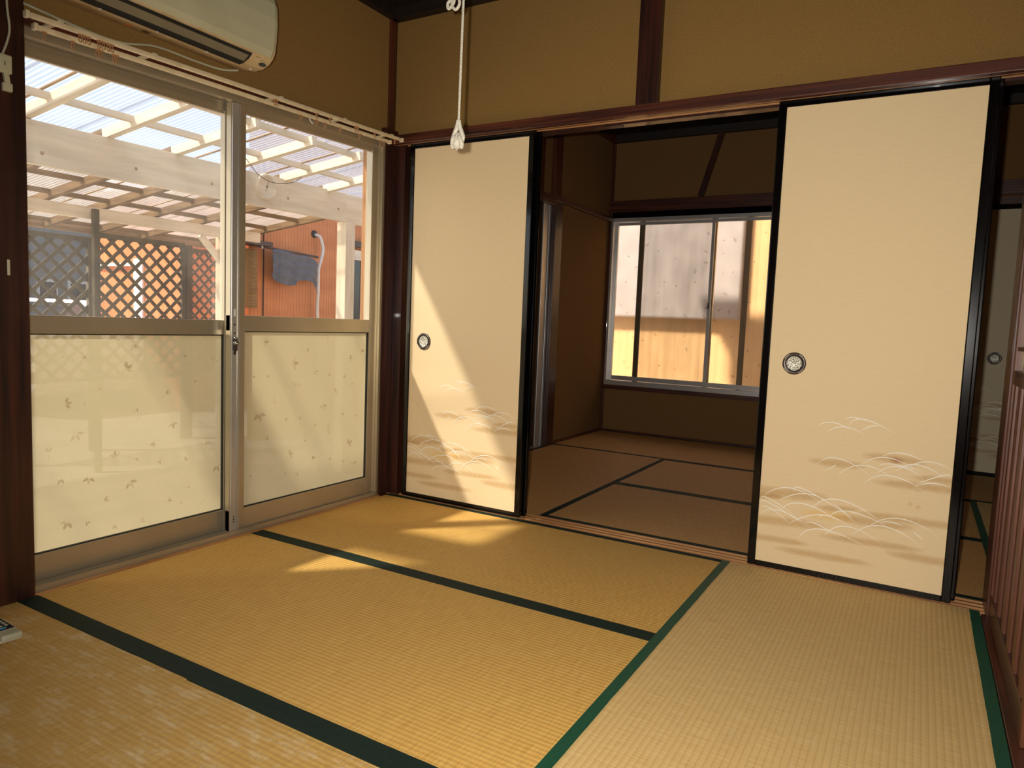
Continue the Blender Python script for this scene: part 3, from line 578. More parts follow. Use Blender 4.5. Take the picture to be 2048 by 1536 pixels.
# far window
w2 = struct(thing('window_2', (.85, BY, .4)), 'silver aluminium window frame of the far room')
box('frame_top', (-.037, BY-.022, 1.835), (1.745, BY+.09, 1.864), 'alu2', w2, bev=.001); box('frame_bottom', (-.037, BY-.022, .412), (1.745, BY+.09, .452), 'alu2', w2, bev=.001)
box('frame_side', (-.037, BY-.022, .452), (-.014, BY+.09, 1.835), 'alu2', w2, bev=.001); box('frame_side', (1.722, BY-.022, .452), (1.745, BY+.09, 1.835), 'alu2', w2, bev=.001)
def bsash(x0, x1, y, label, seed, lock=False):
    g = thing('window_sash', ((x0+x1)/2, y, .45), label, 'window')
    f = .024
    box('stile', (x0, y-.012, .455), (x0+f, y+.012, 1.832), 'alu2', g, bev=.001); box('stile', (x1-f, y-.012, .455), (x1, y+.012, 1.832), 'alu2', g, bev=.001)
    box('rail', (x0+f, y-.011, .455), (x1-f, y+.011, .493), 'alu2', g); box('rail', (x0+f, y-.011, 1.808), (x1-f, y+.011, 1.832), 'alu2', g)
    box('frosted_pane', (x0+f-.003, y-.0015, .490), (x1-f+.003, y+.0015, 1.811), 'frostb', g)
    rnd = random.Random(seed); pts = []
    while len(pts) < 34:
        a = (rnd.uniform(x0+.05, x1-.05), rnd.uniform(.54, 1.77))
        if all(abs(a[0]-b_[0])+abs(a[1]-b_[1]) > .09 for b_ in pts): pts.append(a)
    leaf_sprigs('leaf_print', [(a, b_, rnd.choice((.03, .04, .055))) for a, b_ in pts], y-.0022, g, 'leafdk', 'leaflt', seed, dirx=False)
    if lock:
        l_ = box('crescent_lock', (x0+.002, y-.022, 1.10), (x0+.016, y-.012, 1.15), 'bronze', g, bev=.003); beam('lock_lever', (x0+.004, y-.02, 1.12), (x0-.015, y-.024, 1.10), .006, .008, 'bronze', l_)
    return g
bsash(-.014, .872, BY+.045, 'left frosted sash of the far window', 11)
bsash(.838, 1.722, BY+.010, 'right frosted sash of the far window, with the latch', 12, True)
sc = thing('insect_screen', (.64, BY+.073, .45), 'insect screen outside the far window between dark bars', 'screen')
box('frame_bar', (.195, BY+.066, .45), (.240, BY+.080, 1.84), 'gasket', sc); box('frame_bar', (1.095, BY+.066, .45), (1.140, BY+.080, 1.84), 'gasket', sc)
bm = bmesh.new(); bm.faces.new([bm.verts.new(v) for v in ((.24, BY+.073, .45), (.83, BY+.073, .45), (.83, BY+.073, 1.84), (.24, BY+.073, 1.84))]); obj('mesh', bm, 'screen', sc)
# ------------------------------------------------------------------ right hand doors (half seen, grazing)
def koshi(y0, y1, x, label):
    g = thing('lattice_door', (x, (y0+y1)/2, 0), label, 'sliding door'); a, b_ = min(y0, y1), max(y0, y1); t = .026
    for yy in (a, b_-.034): box('stile', (x-t/2, yy, .005), (x+t/2, yy+.034, 1.79), 'doorwood', g, bev=.002)
    for z0_, z1_ in ((.005, .085), (.79, .835), (1.74, 1.79)): box('rail', (x-t/2, a+.034, z0_), (x+t/2, b_-.034, z1_), 'darky', g, bev=.002)
    yy = a+.034; n_ = 0
    while yy < b_-.04:
        box('board', (x-.003, yy+.001, .085), (x+.005, min(yy+.139, b_-.034), .79), 'doorwood', g); box('batten', (x-.011, yy+.050, .085), (x-.003, yy+.090, .79), 'doorwood', g, bev=.001); yy += .14
    for z in (.905, 1.09, 1.28, 1.46, 1.62): box('muntin', (x-.009, a+.034, z-.006), (x+.004, b_-.034, z+.006), 'darky', g)
    for k_ in range(1, 4): yq = a+.034+(b_-a-.068)*k_/4; box('muntin', (x-.009, yq-.006, .835), (x+.004, yq+.006, 1.74), 'darkz', g)
    bm = bmesh.new(); abox(bm, (x+.005, a+.03, .835), (x+.006, b_-.03, 1.745)); obj('paper', bm, 'white', g)
    return g
koshi(-.032, -.93, XR+.004, 'brown wooden lattice door with boarded lower half, right of the doorway')
koshi(-.90, -1.80, XR+.034, 'brown wooden lattice door nearest the camera on the right')
trim((XR-.02, -1.80, 1.792), (XR+.07, -.03, 1.86), 'darky', 'lintel over the right hand lattice doors')
struct(box('wall_corridor', (XR+.5, -3.6, -.1), (XR+.56, .0, 2.5), 'plaster2'), 'dim corridor wall behind the lattice doors')
# ------------------------------------------------------------------ air conditioner
ac = thing('air_conditioner', (0, -1.36, 1.85), 'beige wall mounted air conditioner above the glass doors', 'air conditioner')
prof = [(-.028, 1.872), (.03, 1.858), (.075, 1.848), (.118, 1.850), (.150, 1.862), (.172, 1.880), (.184, 1.905), (.192, 1.955), (.196, 2.02), (.193, 2.075), (.182, 2.105), (.160, 2.120), (-.028, 2.128)]
def extr(bm, prof, ya, yb, rnd=.0):
    secs = []
    cen = Vector((sum(p[0] for p in prof)/len(prof), sum(p[1] for p in prof)/len(prof)))
    steps = [(ya, .90), (ya+.006, .955), (ya+.016, .985), (ya+.035, 1), (yb-.035, 1), (yb-.016, .985), (yb-.006, .955), (yb, .90)]
    for y, s_ in steps:
        secs.append([bm.verts.new((max(-.028, cen.x+(p[0]-cen.x)*s_) if p[0] > -.02 else -.028, y, cen.y+(p[1]-cen.y)*(s_*.5+.5 if p[0] < 0 else s_))) for p in prof])
    for A, B in zip(secs, secs[1:]):
        for i in range(len(prof)): bm.faces.new((A[i], A[(i+1) % len(prof)], B[(i+1) % len(prof)], B[i]))
    bm.faces.new(secs[0]); bm.faces.new(secs[-1][::-1])
YA0, YA1 = -1.745, -.925
bm = bmesh.new(); extr(bm, prof, YA0, YA1); bd = obj('body', bm, 'plasticb', ac, smooth=False); bd['label'] = 'yellowed underside and casing'
# front cover, slightly proud, greyer
fp = [(.1765, 1.884), (.1885, 1.905), (.1965, 1.955), (.2005, 2.02), (.1975, 2.075), (.186, 2.108), (.182, 2.102), (.192, 2.07), (.195, 2.02), (.191, 1.955), (.183, 1.906), (.172, 1.888)]
bm = bmesh.new(); secs = []
for y, dz in ((YA0+.004, .006), (YA0+.02, .0), (YA1-.022, .0), (YA1-.006, .010)):
    secs.append([bm.verts.new((p[0]-dz*.5, y, p[1]+(dz if p[1] < 1.96 else -dz))) for p in fp])
for A, B in zip(secs, secs[1:]):
    for i in range(len(fp)): bm.faces.new((A[i], A[(i+1) % len(fp)], B[(i+1) % len(fp)], B[i]))
bm.faces.new(secs[0]); bm.faces.new(secs[-1][::-1]); obj('front_cover', bm, 'plastic', ac)
def surf(t):  # point on profile lower front, t 0..1 from underside to front
    P = [(.075, 1.848), (.118, 1.850), (.150, 1.862), (.172, 1.880)]; u = t*3; i = min(2, int(u)); f = u-i
    return P[i][0]*(1-f)+P[i+1][0]*f, P[i][1]*(1-f)+P[i+1][1]*f
# air outlet: dark recess strip with louvre standing in it
bm = bmesh.new(); A = surf(.16); B = surf(.97); yy0, yy1 = YA0+.05, YA1-.10
dx, dz = .0022, -.0012
tt = [.16, .3333, .6667, .97]; row = []
for t_ in tt:
    q = surf(t_); row.append((bm.verts.new((q[0]+.0012, yy0, q[1]-.0020)), bm.verts.new((q[0]+.0012, yy1, q[1]-.0020))))
for A, B in zip(row, row[1:]): bm.faces.new((A[0], A[1], B[1], B[0]))
o = obj('air_outlet', bm, 'darkslot', ac); o['label'] = 'dark air outlet slot'
a_ = surf(.50); b_ = surf(.84)
bm = bmesh.new(); abeam(bm, ((a_[0]+b_[0])/2+.002, yy0+.004, (a_[1]+b_[1])/2-.0045), ((a_[0]+b_[0])/2+.002, yy1-.012, (a_[1]+b_[1])/2-.0045), abs(b_[0]-a_[0])*1.15, .0035, up=(.52, 0, -.85)); obj('louvre', bm, 'louvre', ac)
for k_ in range(4): box('louvre_clip', (surf(.14)[0]-.002, yy0+.15+k_*.19, surf(.14)[1]-.004), (surf(.14)[0]+.006, yy0+.156+k_*.19, surf(.14)[1]+.001), 'white', ac)
q = surf(.62); d_ = lathe('receiver_window', [(0, .0015), (.008, .0012), (.0095, 0)], (q[0]+.001, YA1-.035, q[1]-.001), (.5, 0, -.86), 'glassdark', ac, 20); d_.scale = (1, 1.7, 1); d_['label'] = 'small dark oval signal receiver'
for k_ in range(4):
    q = surf(.80); lathe('indicator', [(0, .0008), (.0014, .0006), (.0015, 0)], (q[0]+.0008, YA1-.052+k_*.009, q[1]-.001), (.6, 0, -.8), 'gasket', ac, 8)
box('maker_label', (surf(.9)[0]-.001, YA1-.078, surf(.9)[1]-.0025), (surf(.9)[0]+.0015, YA1-.060, surf(.9)[1]-.0005), 'leafdk', ac)
box('sticker', (.030, -1.43, 1.8535), (.062, -1.405, 1.8545), 'orange', ac)['label'] = 'small red brown sticker'
box('sticker', (.030, -1.37, 1.8520), (.062, -1.345, 1.8535), 'leafdk', ac)
t_ = tube('drain_cord', smooth_path([(-.01, -1.74, 1.82), (.03, -1.70, 1.80), (.03, -1.55, 1.79), (.012, -1.42, 1.80), (.01, -1.30, 1.83), (.02, -1.15, 1.828), (.03, -1.05, 1.830), (.05, -.99, 1.843)]), .0038, 'cord', ac); t_['label'] = 'pale cord running below the unit'
# ------------------------------------------------------------------ curtain rails with runners
def rail(x, y0, y1, label):
    g = thing('curtain_rail', (x, (y0+y1)/2, 1.80), label, 'curtain rail')
    dzr = -.010 if x < .07 else .002
    tb('rail_bar', x-.0085, x+.0085, 1.789+dzr, 1.803+dzr, 'railm', y0, y1, g, bev=.003)
    for yy in (y0, y1):
        s_ = -1 if yy == y0 else 1; box('end_cap', (x-.011, min(yy, yy+s_*.012), T(1.786+dzr, yy)), (x+.011, max(yy, yy+s_*.012), T(1.806+dzr, yy)), 'railm', g, bev=.003)
    return g
r1 = rail(.046, -1.70, -.105, 'rear cream curtain rail over the glass doors')
r2 = rail(.094, -1.745, -.072, 'front cream curtain rail over the glass doors')
for yy in (-1.66, -1.36, -.82, -.46, -.14):
    box('bracket', (.010, yy-.008, T(1.803, yy)), (.10, yy+.008, T(1.809, yy)), 'railm', r1)
REAR = [-1.68, -1.598, -1.523, -1.512, -1.47, -1.46, -.672, -.582, -.53, -.44, -.31, -.165, -.142]
FRONT = [-1.602, -1.590, -1.576, -1.545, -1.531, -1.516, -1.504, -.855, -.842, -.63, -.552, -.392, -.376, -.262, -.118]
def runner(x, yy, lab):
    bm = bmesh.new(); z = T(1.788 + (-.010 if x < .07 else .002), yy)
    abox(bm, (x-.004, yy-.005, z-.003), (x+.004, yy+.005, z+.002)); ring = [(x, yy+.0045*math.cos(t), z-.013+.010*math.sin(t)) for t in [2*math.pi*i/14 for i in range(14)]]
    atube(bm, ring, .0014, 6, closed=True); o = obj('curtain_runner', bm, 'ring'); return tag(o, lab, 'curtain runner', 'amber runners on the ' + ('rear' if x < .07 else 'front') + ' rail')
ORD = 'first second third fourth fifth sixth seventh eighth ninth tenth eleventh twelfth thirteenth fourteenth fifteenth'.split()
for i, yy in enumerate(sorted(REAR)): runner(.046, yy, ORD[i] + ' small amber runner from the left on the rear curtain rail')
for i, yy in enumerate(sorted(FRONT)): runner(.094, yy, ORD[i] + ' small amber runner from the left on the front curtain rail')
o = tube('plastic_hook', smooth_path([(.046, -.625, T(1.784, -.6)), (.048, -.622, 1.755), (.052, -.612, 1.742), (.05, -.604, 1.752)]), .0022, 'white'); tag(o, 'white plastic hook hanging from the rear curtain rail', 'hook')
# cord and connector on the left post
o = tube('power_cord', smooth_path([(.027, -1.772, 2.45), (.027, -1.770, 2.0), (.027, -1.771, 1.80), (.027, -1.765, 1.72), (.028, -1.772, 1.68), (.028, -1.785, 1.64)]), .0032, 'cord'); tag(o, 'grey cord hanging down the thick left post', 'cord')
g = thing('cord_connector', (.03, -1.785, 1.58), 'ivory plug and socket hanging on the thick left post', 'plug')
box('socket', (.0225, -1.800, 1.585), (.040, -1.765, 1.638), 'plastic', g, bev=.004); box('slot', (.0402, -1.786, 1.605), (.0408, -1.784, 1.618), 'darkslot', g)
beam('plug', (.033, -1.781, 1.588), (.033, -1.776, 1.556), .014, .012, 'plastic', g, up=(1, 0, 0), bev=.002); box('plug_grip', (.024, -1.790, 1.535), (.040, -1.764, 1.560), 'plastic', g, bev=.004)
o = box('wall_clip', (.0225, -1.784, 1.005), (.027, -1.776, 1.052), 'plastic', bev=.002); tag(o, 'thin pale clip nailed to the thick left post', 'clip')
# ------------------------------------------------------------------ pull cord of the ceiling lamp
g = thing('lamp_pull_cord', (1.19, -1.14, 2.44), 'white twisted pull cord with knotted end hanging from the ceiling', 'pull cord')
P0, P1 = Vector((1.195, -1.14, 2.44)), Vector((1.188, -1.142, 1.492)); bm = bmesh.new()
for ph in (0, 2.09, 4.19):
    pts = []; N = 330
    for i in range(N+1):
        t = i/N; c_ = P0.lerp(P1, t); a = ph+t*2*math.pi*44; r_ = .0021; pts.append(c_+Vector((math.cos(a)*r_, math.sin(a)*r_, 0)))
    atube(bm, pts, .0021, 5)
obj('twisted_cord', bm, 'rope', g, smooth=True)
bm = bmesh.new()
for sx in (-1, 1): atube(bm, smooth_path([(1.188, -1.142, 1.497), (1.188+sx*.004, -1.142, 1.48), (1.188+sx*.012, -1.142, 1.462), (1.188+sx*.016, -1.142, 1.447), (1.188+sx*.008, -1.14, 1.432), (1.188-sx*.006, -1.143, 1.436), (1.188-sx*.012, -1.135, 1.448), (1.188, -1.13, 1.455), (1.188+sx*.010, -1.15, 1.446), (1.188+sx*.016, -1.146, 1.428), (1.188+sx*.012, -1.144, 1.418)]), .0068, 8)
atube(bm, [(1.186, -1.142, 1.445), (1.184, -1.142, 1.425), (1.185, -1.143, 1.413)], [.006, .004, .002], 8)
alathe(bm, [(0, .026), (.007, .022), (.0125, .012), (.015, 0), (.0145, -.010), (.010, -.019), (0, -.023)], (1.186, -1.142, 1.438), (.12, 0, 1), 18)
obj('knot', bm, 'rope', g, smooth=True)
lathe('ceiling_cap', [(0, -.03), (.02, -.028), (.035, -.012), (.036, .02)], (1.195, -1.14, 2.44), (0, 0, 1), 'white', g)
g2 = thing('lamp_wire', (1.14, -1.14, 2.44), 'white coiled wire end hanging beside the pull cord', 'wire')
tube('wire', smooth_path([(1.165, -1.14, 2.44), (1.163, -1.14, 2.1), (1.160, -1.14, 1.86), (1.150, -1.14, 1.822), (1.138, -1.14, 1.815), (1.136, -1.14, 1.83), (1.148, -1.14, 1.836), (1.152, -1.14, 1.818), (1.165, -1.14, 1.808), (1.176, -1.14, 1.82), (1.174, -1.14, 1.84)]), .0045, 'rope', g2)
# ------------------------------------------------------------------ remote control on the worn mat
g = thing('remote_control', (.215, -1.912, .001), 'white air conditioner remote control lying on the worn tatami mat', 'remote control')
def ra(name, lo, hi, m, bev=.0, par=None, **k):
    o = box(name, lo, hi, m, par or g, bev=bev, **k); return o
ra('body', (.125, -1.940, .001), (.298, -1.884, .022), 'white', .005)
ra('cover', (.262, -1.939, .006), (.306, -1.886, .024), 'cord', .006)['label'] = 'rounded translucent end cover'
ra('keypad', (.140, -1.935, .0215), (.258, -1.889, .0228), 'glassdark')
for i in range(5):
    for j in range(3): ra('button', (.150+i*.018, -1.930+j*.014, .0228), (.161+i*.018, -1.922+j*.014, .0240), 'cord', .001)
blue = mat('blue_button', (90,170,200), (80,160,190), .4); MT['blue'] = blue
ra('button', (.240, -1.925, .0228), (.250, -1.905, .0242), 'blue', .001)['label'] = 'blue button'
g.rotation_euler = (0, 0, math.radians(-3))
# ------------------------------------------------------------------ outside: yard, pergola, lattice, buildings
SLP = .125
def rz(x, off=0.0): return 1.93 + SLP*(x+1.9) + off          # underside plane of the rafters
yard = struct(box('floor_yard', (-30, -20, -.6), (-.12, 25, -.45), 'concrete'), 'pale concrete yard'); 
struct(box('floor_yard_far', (-.12, 3.1, -.6), (12, 25, -.45), 'concrete'), 'pale concrete yard behind the far window')
# house outside shell so daylight comes only through the openings
struct(box('wall_outer', (-.30, -1.9, 1.92), (-.12, 3.2, 2.36), 'grey_wall'), 'outside wall above the glass doors')
struct(box('wall_outer_lower', (-.20, -5.0, -.45), (-.12, -1.80, 2.7), 'grey_wall'), 'outside wall left of the glass doors')
struct(box('wall_outer_side', (-.20, 0.02, -.45), (-.16, 3.2, 1.95), 'grey_wall'), 'outside wall of the far room')
struct(box('wall_outer_base', (-.20, -1.75, -.45), (-.12, .02, -.04), 'concrete'), 'concrete plinth under the glass doors')
struct(box('wall_outer_far_lower', (-.2, 3.09, -.45), (3.7, 3.14, .40), 'grey_wall'), 'outside wall under the far window')
struct(box('wall_outer_far', (1.78, 3.09, .40), (3.7, 3.14, 2.7), 'grey_wall'), 'outside wall beside the far window')
struct(box('roof', (-.50, -5.0, 2.62), (4.2, 3.6, 2.72), 'grey_wall'), 'house roof slab')
struct(box('trim_41', (-.50, -5.0, 2.36), (-.46, 3.4, 2.72), 'rawy'), 'eaves board of the house')
struct(box('wall_outer_right', (3.66, -5, -.45), (3.72, 3.14, 2.62), 'grey_wall'), 'outside wall on the right of the house')
struct(box('wall_outer_rear', (-.12, -4.2, -.45), (3.72, -4.1, 2.62), 'grey_wall'), 'outside wall at the rear of the house')
pg = thing('pergola', (-2.6, 0, -.45), 'white timber lean-to with corrugated clear roof outside the glass doors', 'pergola')
RY = [-3.3, -2.14, -.82, -.37, .08, .53, .98, 1.43, 2.12]
XE, XW = -.32, -4.45
for i, y in enumerate(RY):
    for a_, b_, mm in ((-1.14, -1.95, 'plyx'), (-1.951, XW, 'oldx')):  # past the beam the brown stands for shade on the same rafter
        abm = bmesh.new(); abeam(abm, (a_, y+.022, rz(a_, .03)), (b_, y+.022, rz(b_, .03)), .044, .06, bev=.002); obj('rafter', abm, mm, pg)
beam('ledger', (-.33, -2.16, rz(-.33, .04)), (-.33, 2.16, rz(-.33, .04)), .04, .05, 'plyy', pg)
x = -1.2
while x > -4.4:
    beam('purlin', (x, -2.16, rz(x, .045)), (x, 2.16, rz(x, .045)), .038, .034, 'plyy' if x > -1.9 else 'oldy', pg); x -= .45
# beam, second beam, posts
bm = bmesh.new(); abeam(bm, (-1.925, -2.2, 1.792), (-1.925, 1.66, 1.835), .05, .235, bev=.003); o = obj('main_beam', bm, 'plyy', pg); o['label'] = 'broad white painted beam'
bm = bmesh.new(); abeam(bm, (-1.945, 1.66, 1.832), (-1.945, 3.0, 1.85), .05, .24, bev=.003); obj('main_beam', bm, 'plyy', pg)
box('post', (-2.01, 1.662, -.45), (-1.905, 1.772, 1.72), 'plyz', pg, bev=.003)
box('post', (-2.01, -2.2, -.45), (-1.905, -2.1, 1.68), 'plyz', pg, bev=.003)
for y, z in ((-.73, 1.765), (-.19, 1.79), (.35, 1.80), (1.02, 1.815), (1.56, 1.82)): lathe('bolt', [(0, .002), (.004, .0018), (.006, 0), (.010, -.0005), (.011, -.004)], (-1.898, y, z-.01), (1, 0, 0), 'rawx', pg, 16)
beam('lower_beam', (-3.5, -2.2, 1.660), (-3.5, 2.09, 1.675), .05, .095, 'plyy', pg, bev=.002)
box('post', (-3.56, 1.63, -.45), (-3.47, 1.71, 1.63), 'plyz', pg, bev=.002)
beam('knee_brace', (-3.52, 1.64, 1.42), (-3.52, 1.44, 1.62), .04, .06, 'plyy', pg, up=(1, 0, 0))
box('post', (-4.40, 1.87, -.45), (-4.33, 1.93, 1.60), 'lattice', pg); box('post', (-3.46, .40, -.45), (-3.42, .445, 1.70), 'lattice', pg, bev=.002)
# corrugated sheets, overlapped, real waves
def corr(name, y0, y1, x0, x1, off, amp=.0045, pitch=.032):
    bm = bmesh.new(); n_ = int((y1-y0)/pitch*8); A = []; B = []
    for i in range(n_+1):
        y = y0+(y1-y0)*i/n_; z = amp*math.sin(2*math.pi*(y-y0)/pitch)
        A.append(bm.verts.new((x0, y, rz(x0, off)+z))); B.append(bm.verts.new((x1, y, rz(x1, off)+z)))
    for i in range(n_): bm.faces.new((A[i], A[i+1], B[i+1], B[i]))
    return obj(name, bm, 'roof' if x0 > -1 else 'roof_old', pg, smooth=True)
yy = -3.31; k_ = 0  # leftmost sheets are unseen, added to dim the sun on the left door
while yy < 2.1:
    y1 = min(yy+.60, 2.2)
    corr('roof_sheet', yy, y1, -.32, -2.16, .071+.002*(k_ % 2)); corr('roof_sheet', yy, y1, -2.12, -4.5, .066+.002*(k_ % 2)); yy += .57; k_ += 1
for y in (-.86, .34, .905): beam('seam_batten', (-1.1, y, rz(-1.1, .064)), (-4.4, y, rz(-4.4, .064)), .018, .006, 'rawx', pg)
beam('fascia', (-4.47, -2.16, rz(-4.47, .03)), (-4.47, 2.18, rz(-4.47, .03)), .03, .08, 'rawy', pg)
# clock-like round cap on the beam and loose wire
g = thing('wall_clock', (-1.90, .80, 1.86), 'round white clock face fixed to the broad beam', 'clock')
lathe('case', [(.0, .018), (.070, .018), (.074, .026), (.086, .030), (.094, .022), (.096, 0)], (-1.900, .805, 1.852), (1, 0, 0), 'plyy', g, 40)
lathe('hub', [(0, .004), (.006, .003), (.008, 0)], (-1.882, .805, 1.852), (1, 0, 0), 'bronze', g, 14)
beam('hand', (-1.8795, .805, 1.852), (-1.8795, .822, 1.90), .002, .003, 'rawz', g, up=(1, 0, 0)); beam('hand', (-1.8795, .805, 1.852), (-1.8795, .792, 1.815), .002, .003, 'rawz', g, up=(1, 0, 0))
g = tube('loose_wire', smooth_path([(-1.75, .50, 1.985), (-1.75, 0.533, 1.96), (-1.75, 0.585, 1.913), (-1.75, 0.628, 1.887), (-1.75, 0.717, 1.865), (-1.75, 0.808, 1.868), (-1.75, 0.902, 1.89), (-1.75, 0.96, 1.915), (-1.75, 1.033, 1.962)]), .0022, 'gasket'); tag(g, 'thin dark wire sagging under the clear roof', 'wire')
g = tube('loose_wire', smooth_path([(-1.66, 0.937, 1.992), (-1.58, 1.034, 1.987), (-1.46, 1.04, 2.002), (-1.34, 1.043, 2.036), (-1.22, 1.026, 2.083)]), .0018, 'gasket'); tag(g, 'short thin wire between two rafters', 'wire')
# board added on the roof, out of view, only to shade part of the doors
o = beam('plywood_panel', (-.42, -1.965, rz(-.42, .105)), (-2.1, -1.965, rz(-2.1, .105)), .32, .012, 'rawx'); tag(o, 'weathered plywood strip resting on top of the clear roof', 'board')
# lattice screens
def lattice(xp, y0, y1, z0, z1, pitch, sw, label, m='lattice', axis='y'):
    g = thing('lattice_screen', (xp, (y0+y1)/2, z0), label, 'trellis')
    def put(name, a, b_, dx, wd):
        bm = bmesh.new(); abeam(bm, (xp+dx, a[0], a[1]), (xp+dx, b_[0], b_[1]), .007, wd, up=(0, (a[1]-b_[1]), (b_[0]-a[0]))); return obj(name, bm, m, g)
    for s_ in (1, -1):
        c0 = (z0-y1) if s_ > 0 else (z0+y0); c1 = (z1-y0) if s_ > 0 else (z1+y1); c_ = c0+pitch/2
        while c_ < c1:
            # z = s*y + c
            ya, yb = (max(y0, (z0-c_)), min(y1, (z1-c_))) if s_ > 0 else (max(y0, c_-z1), min(y1, c_-z0))
            if yb-ya > .02: put('slat', (ya, s_*ya+c_), (yb, s_*yb+c_), .005*s_, sw)
            c_ += pitch
    for (a, b_, c2, d2) in ((y0-.02, y1+.02, z1-.01, z1+.035), (y0-.02, y1+.02, z0-.03, z0+.01), (y0-.03, y0+.01, -.45, z1), (y1-.01, y1+.03, -.45, z1)):
        box('frame_bar', (xp-.02, a, c2), (xp+.02, b_, d2), m, g)
    return g
lattice(-4.36, -.1, .87, .25, 1.52, .150, .034, 'brown diamond lattice screen, left one outside', )
lattice(-4.36, .96, 1.83, .25, 1.575, .150, .034, 'brown diamond lattice screen, middle one outside, before the orange wall')
lattice(-5.0, 2.36, 2.76, .25, 1.60, .125, .030, 'narrow brown diamond lattice screen to the right of the other two')
# orange ribbed building on the right
def ribwall(name, label, p0, p1, z0, z1, m, step=.042, gw=.006):
    """vertical steel panels: each rib a fold standing proud"""
    p0, p1 = Vector((*p0, 0)), Vector((*p1, 0)); d = (p1-p0); L = d.length; d.normalize(); nrm = Vector((d.y, -d.x, 0))
    bm = bmesh.new(); n_ = int(L/step); 
    prof_ = []
    for i in range(n_+1):
        s_ = i*step; prof_ += [(s_, 0), (s_+step*.72, 0), (s_+step*.78, -.003), (s_+step*.94, -.003)]
    A = [bm.verts.new(p0+d*s_+nrm*h+Vector((0, 0, z0))) for s_, h in prof_]; B = [bm.verts.new(p0+d*s_+nrm*h+Vector((0, 0, z1))) for s_, h in prof_]
    for i in range(len(A)-1): bm.faces.new((A[i], A[i+1], B[i+1], B[i]))
    return obj(name, bm, m, label)
hb = thing('neighbour_house', (-3.8, 3.5, -.45), 'orange ribbed steel building on the right outside', 'building')
ribwall('steel_wall', hb, (-3.8, 2.21), (-3.8, 6.5), -.45, 3.2, 'orange'); 
box('corner_trim', (-3.80, 2.40, -.45), (-3.788, 2.408, 3.0), 'bronze', hb)
box('window_frame', (-3.80, 3.74, 1.62), (-3.74, 5.0, 1.74), 'plyy', hb); box('window_glass', (-3.80, 3.76, .40), (-3.77, 4.95, 1.62), 'glassdark', hb); box('window_mullion', (-3.79, 3.90, .40), (-3.75, 3.96, 1.62), 'white', hb)
box('window_header', (-3.80, 3.70, 1.78), (-3.72, 5.05, 1.85), 'bronze', hb)
box('awning_board', (-3.80, 1.9, 1.62), (-3.60, 2.36, 1.665), 'bronze', hb)['label'] = 'dark brown board over the blind'
# straw blind, pole, cloth, pipe
g = thing('straw_blind', (-3.72, 2.15, 1.0), 'rolled down straw blind hanging on the orange wall', 'blind')
bm = bmesh.new()
for i in range(70): abox(bm, (-3.735, 1.98, 1.575-i*.0088), (-3.728, 2.265+random.uniform(-.008, .008), 1.5825-i*.0088))
o = obj('reeds', bm, 'straw', g); o['kind'] = 'stuff'
o = tube('laundry_pole', [(-3.70, 1.8, 1.640), (-3.70, 3.1, 1.585)], .012, 'bronze', n=10); tag(o, 'dark laundry pole along the orange wall', 'pole')
o = tube('pole_hook', smooth_path([(-3.79, 2.26, 1.65), (-3.68, 2.25, 1.66), (-3.66, 2.27, 1.62), (-3.68, 2.29, 1.60)]), .009, 'white', n=8); tag(o, 'white bracket hook holding the laundry pole', 'hook')
bm = bmesh.new(); nx, nz = 60, 26; V = []
y0_, y1_ = 2.43, 3.08
def hem(u): return 1.300 - .055*math.sin(u*math.pi*1.0) * (1 if u < .5 else .3) + (.045 if False else 0) - .04*math.sin(u*6.5)*(.6) - (.10 if u > .93 else 0)*(u-.93)/.07 - .04*max(0, u-.6)
def topz(u): return 1.605 - .03*u - (.055*max(0, (u-.72)/.28)) + .012*math.sin(u*9)
for j in range(nz+1):
    row = []
    for i in range(nx+1):
        u = i/nx; v = j/nz; row.append(bm.verts.new((-3.685+.012*math.sin(u*22+v*3)*(.3+v)+.006*math.sin(v*20), y0_+(y1_-y0_)*u, topz(u)*(1-v)+hem(u)*v)))
    V.append(row)
for A, B in zip(V, V[1:]):
    for i in range(nx): bm.faces.new((A[i], A[i+1], B[i+1], B[i]))
o = obj('hanging_cloth', bm, 'rag', smooth=True); sm = o.modifiers.new('s', 'SOLIDIFY'); sm.thickness = .003; tag(o, 'blue grey ribbed cloth draped over the laundry pole', 'cloth')
g = thing('drain_hose', (-3.75, 3.18, 0), 'white hose coming out of a hole in the orange wall and hanging down', 'hose')
tube('hose', smooth_path([(-3.80, 3.13, 1.85), (-3.74, 3.16, 1.83), (-3.73, 3.195, 1.74), (-3.73, 3.205, 1.66), (-3.73, 3.17, 1.54), (-3.73, 3.14, 1.44), (-3.73, 3.14, 1.2), (-3.73, 3.13, .95), (-3.73, 3.17, .6), (-3.73, 3.17, -.3)]), .017, 'white', g, 12)
lathe('hole_cover', [(.0, .02), (.03, .02), (.042, .01), (.045, 0)], (-3.80, 3.13, 1.855), (1, 0, 0), 'gasket', g, 20)
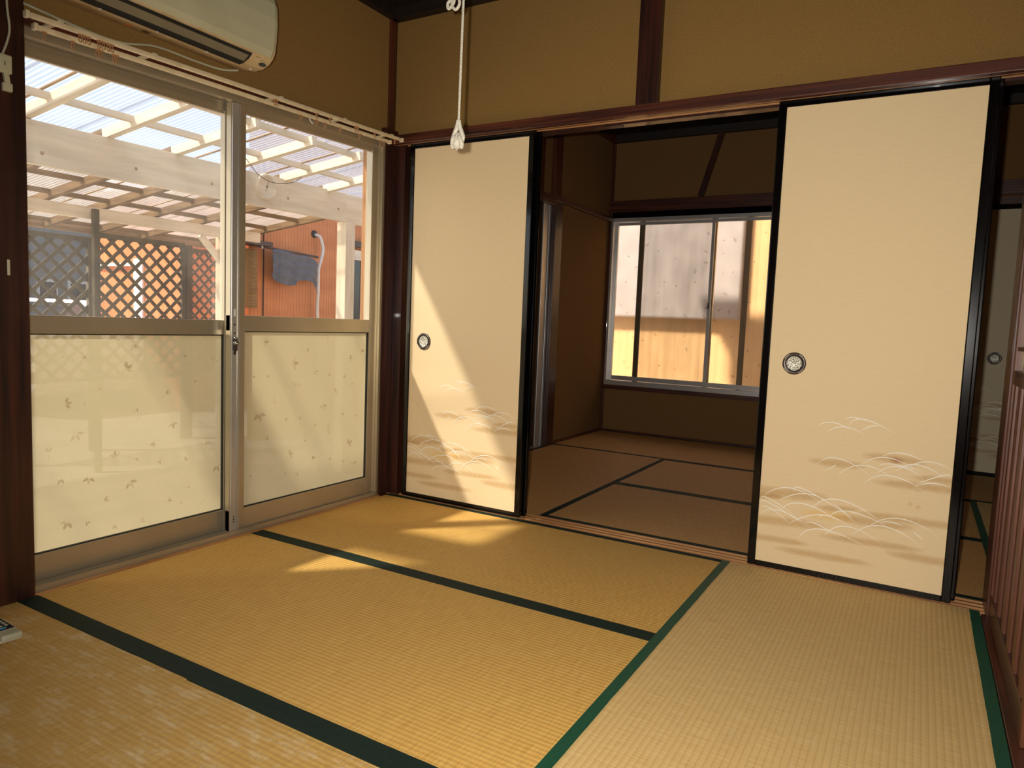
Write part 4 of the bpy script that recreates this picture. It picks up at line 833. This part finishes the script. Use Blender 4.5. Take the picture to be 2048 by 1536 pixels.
# distant things seen through the lattice
ob = thing('distant_house', (-7, 4, -.45), 'bright orange ribbed steel house far behind the lattice screens', 'building')
ribwall('steel_wall', ob, (-8.2, 3.05), (-6.2, 3.05), -.45, 2.4, 'orange2', .10); ribwall('steel_wall', ob, (-6.2, 3.05), (-6.2, 9), -.45, 2.4, 'orange', .10)
box('roof', (-8.4, 2.85, 2.4), (-6.0, 9, 2.5), 'grey_wall', ob); box('door', (-7.15, 3.02, -.45), (-6.95, 3.05, 1.6), 'white', ob)
box('eaves_strip', (-8.2, 3.0, 1.50), (-7.0, 3.05, 1.54), 'white', ob)
gb = thing('grey_house', (-10.5, 1, -.45), 'grey house with pale windows far behind the left lattice', 'building')
box('wall', (-13, -4, -.45), (-10.6, 4.6, 3.4), 'grey_wall', gb); box('roof', (-13.3, -4.3, 3.4), (-10.3, 4.8, 3.55), 'bronze', gb)
for y in (3.45, 3.95, 4.25): fr = box('window', (-10.6, y, .2), (-10.56, y+.32, 1.35), 'white', gb); box('pane', (-10.56, y+.03, .25), (-10.55, y+.29, 1.3), 'glassdark', fr)
car = thing('parked_car', (-8.2, 2.0, -.45), 'small white car parked behind the lattice screens', 'car')
bm = bmesh.new(); pr = [(-9.7, .0), (-9.7, .45), (-9.5, .55), (-9.3, .95), (-7.9, 1.0), (-7.45, .58), (-6.8, .50), (-6.65, .30), (-6.65, -.05), (-6.8, -.18), (-9.6, -.18)]
a_ = [bm.verts.new((x_, 1.5, z_)) for x_, z_ in pr]; b2 = [bm.verts.new((x_, 2.8, z_)) for x_, z_ in pr]
for i in range(len(pr)): bm.faces.new((a_[i], a_[(i+1) % len(pr)], b2[(i+1) % len(pr)], b2[i]))
bm.faces.new(a_); bm.faces.new(b2[::-1]); obj('body', bm, 'carwhite', car)
box('side_window', (-9.2, 1.49, .55), (-7.95, 1.499, .88), 'glassdark', car)
bm = bmesh.new(); bm.faces.new([bm.verts.new(v) for v in ((-7.875, 1.62, .975), (-7.875, 2.68, .975), (-7.455, 2.68, .61), (-7.455, 1.62, .61))]); obj('windscreen', bm, 'glassdark', car)
for x_ in (-9.2, -7.2):
    for y in (1.49, 2.66): lathe('wheel', [(0, 0), (.12, 0), (.16, .01), (.27, .01), (.28, .05), (.28, .14), (0, .14)], (x_, y, -.17), (0, 1, 0), 'gasket', car, 24)
# building behind the far window
fb = thing('rear_house', (1, 5.2, -.45), 'orange ribbed steel house seen blurred through the far window', 'building')
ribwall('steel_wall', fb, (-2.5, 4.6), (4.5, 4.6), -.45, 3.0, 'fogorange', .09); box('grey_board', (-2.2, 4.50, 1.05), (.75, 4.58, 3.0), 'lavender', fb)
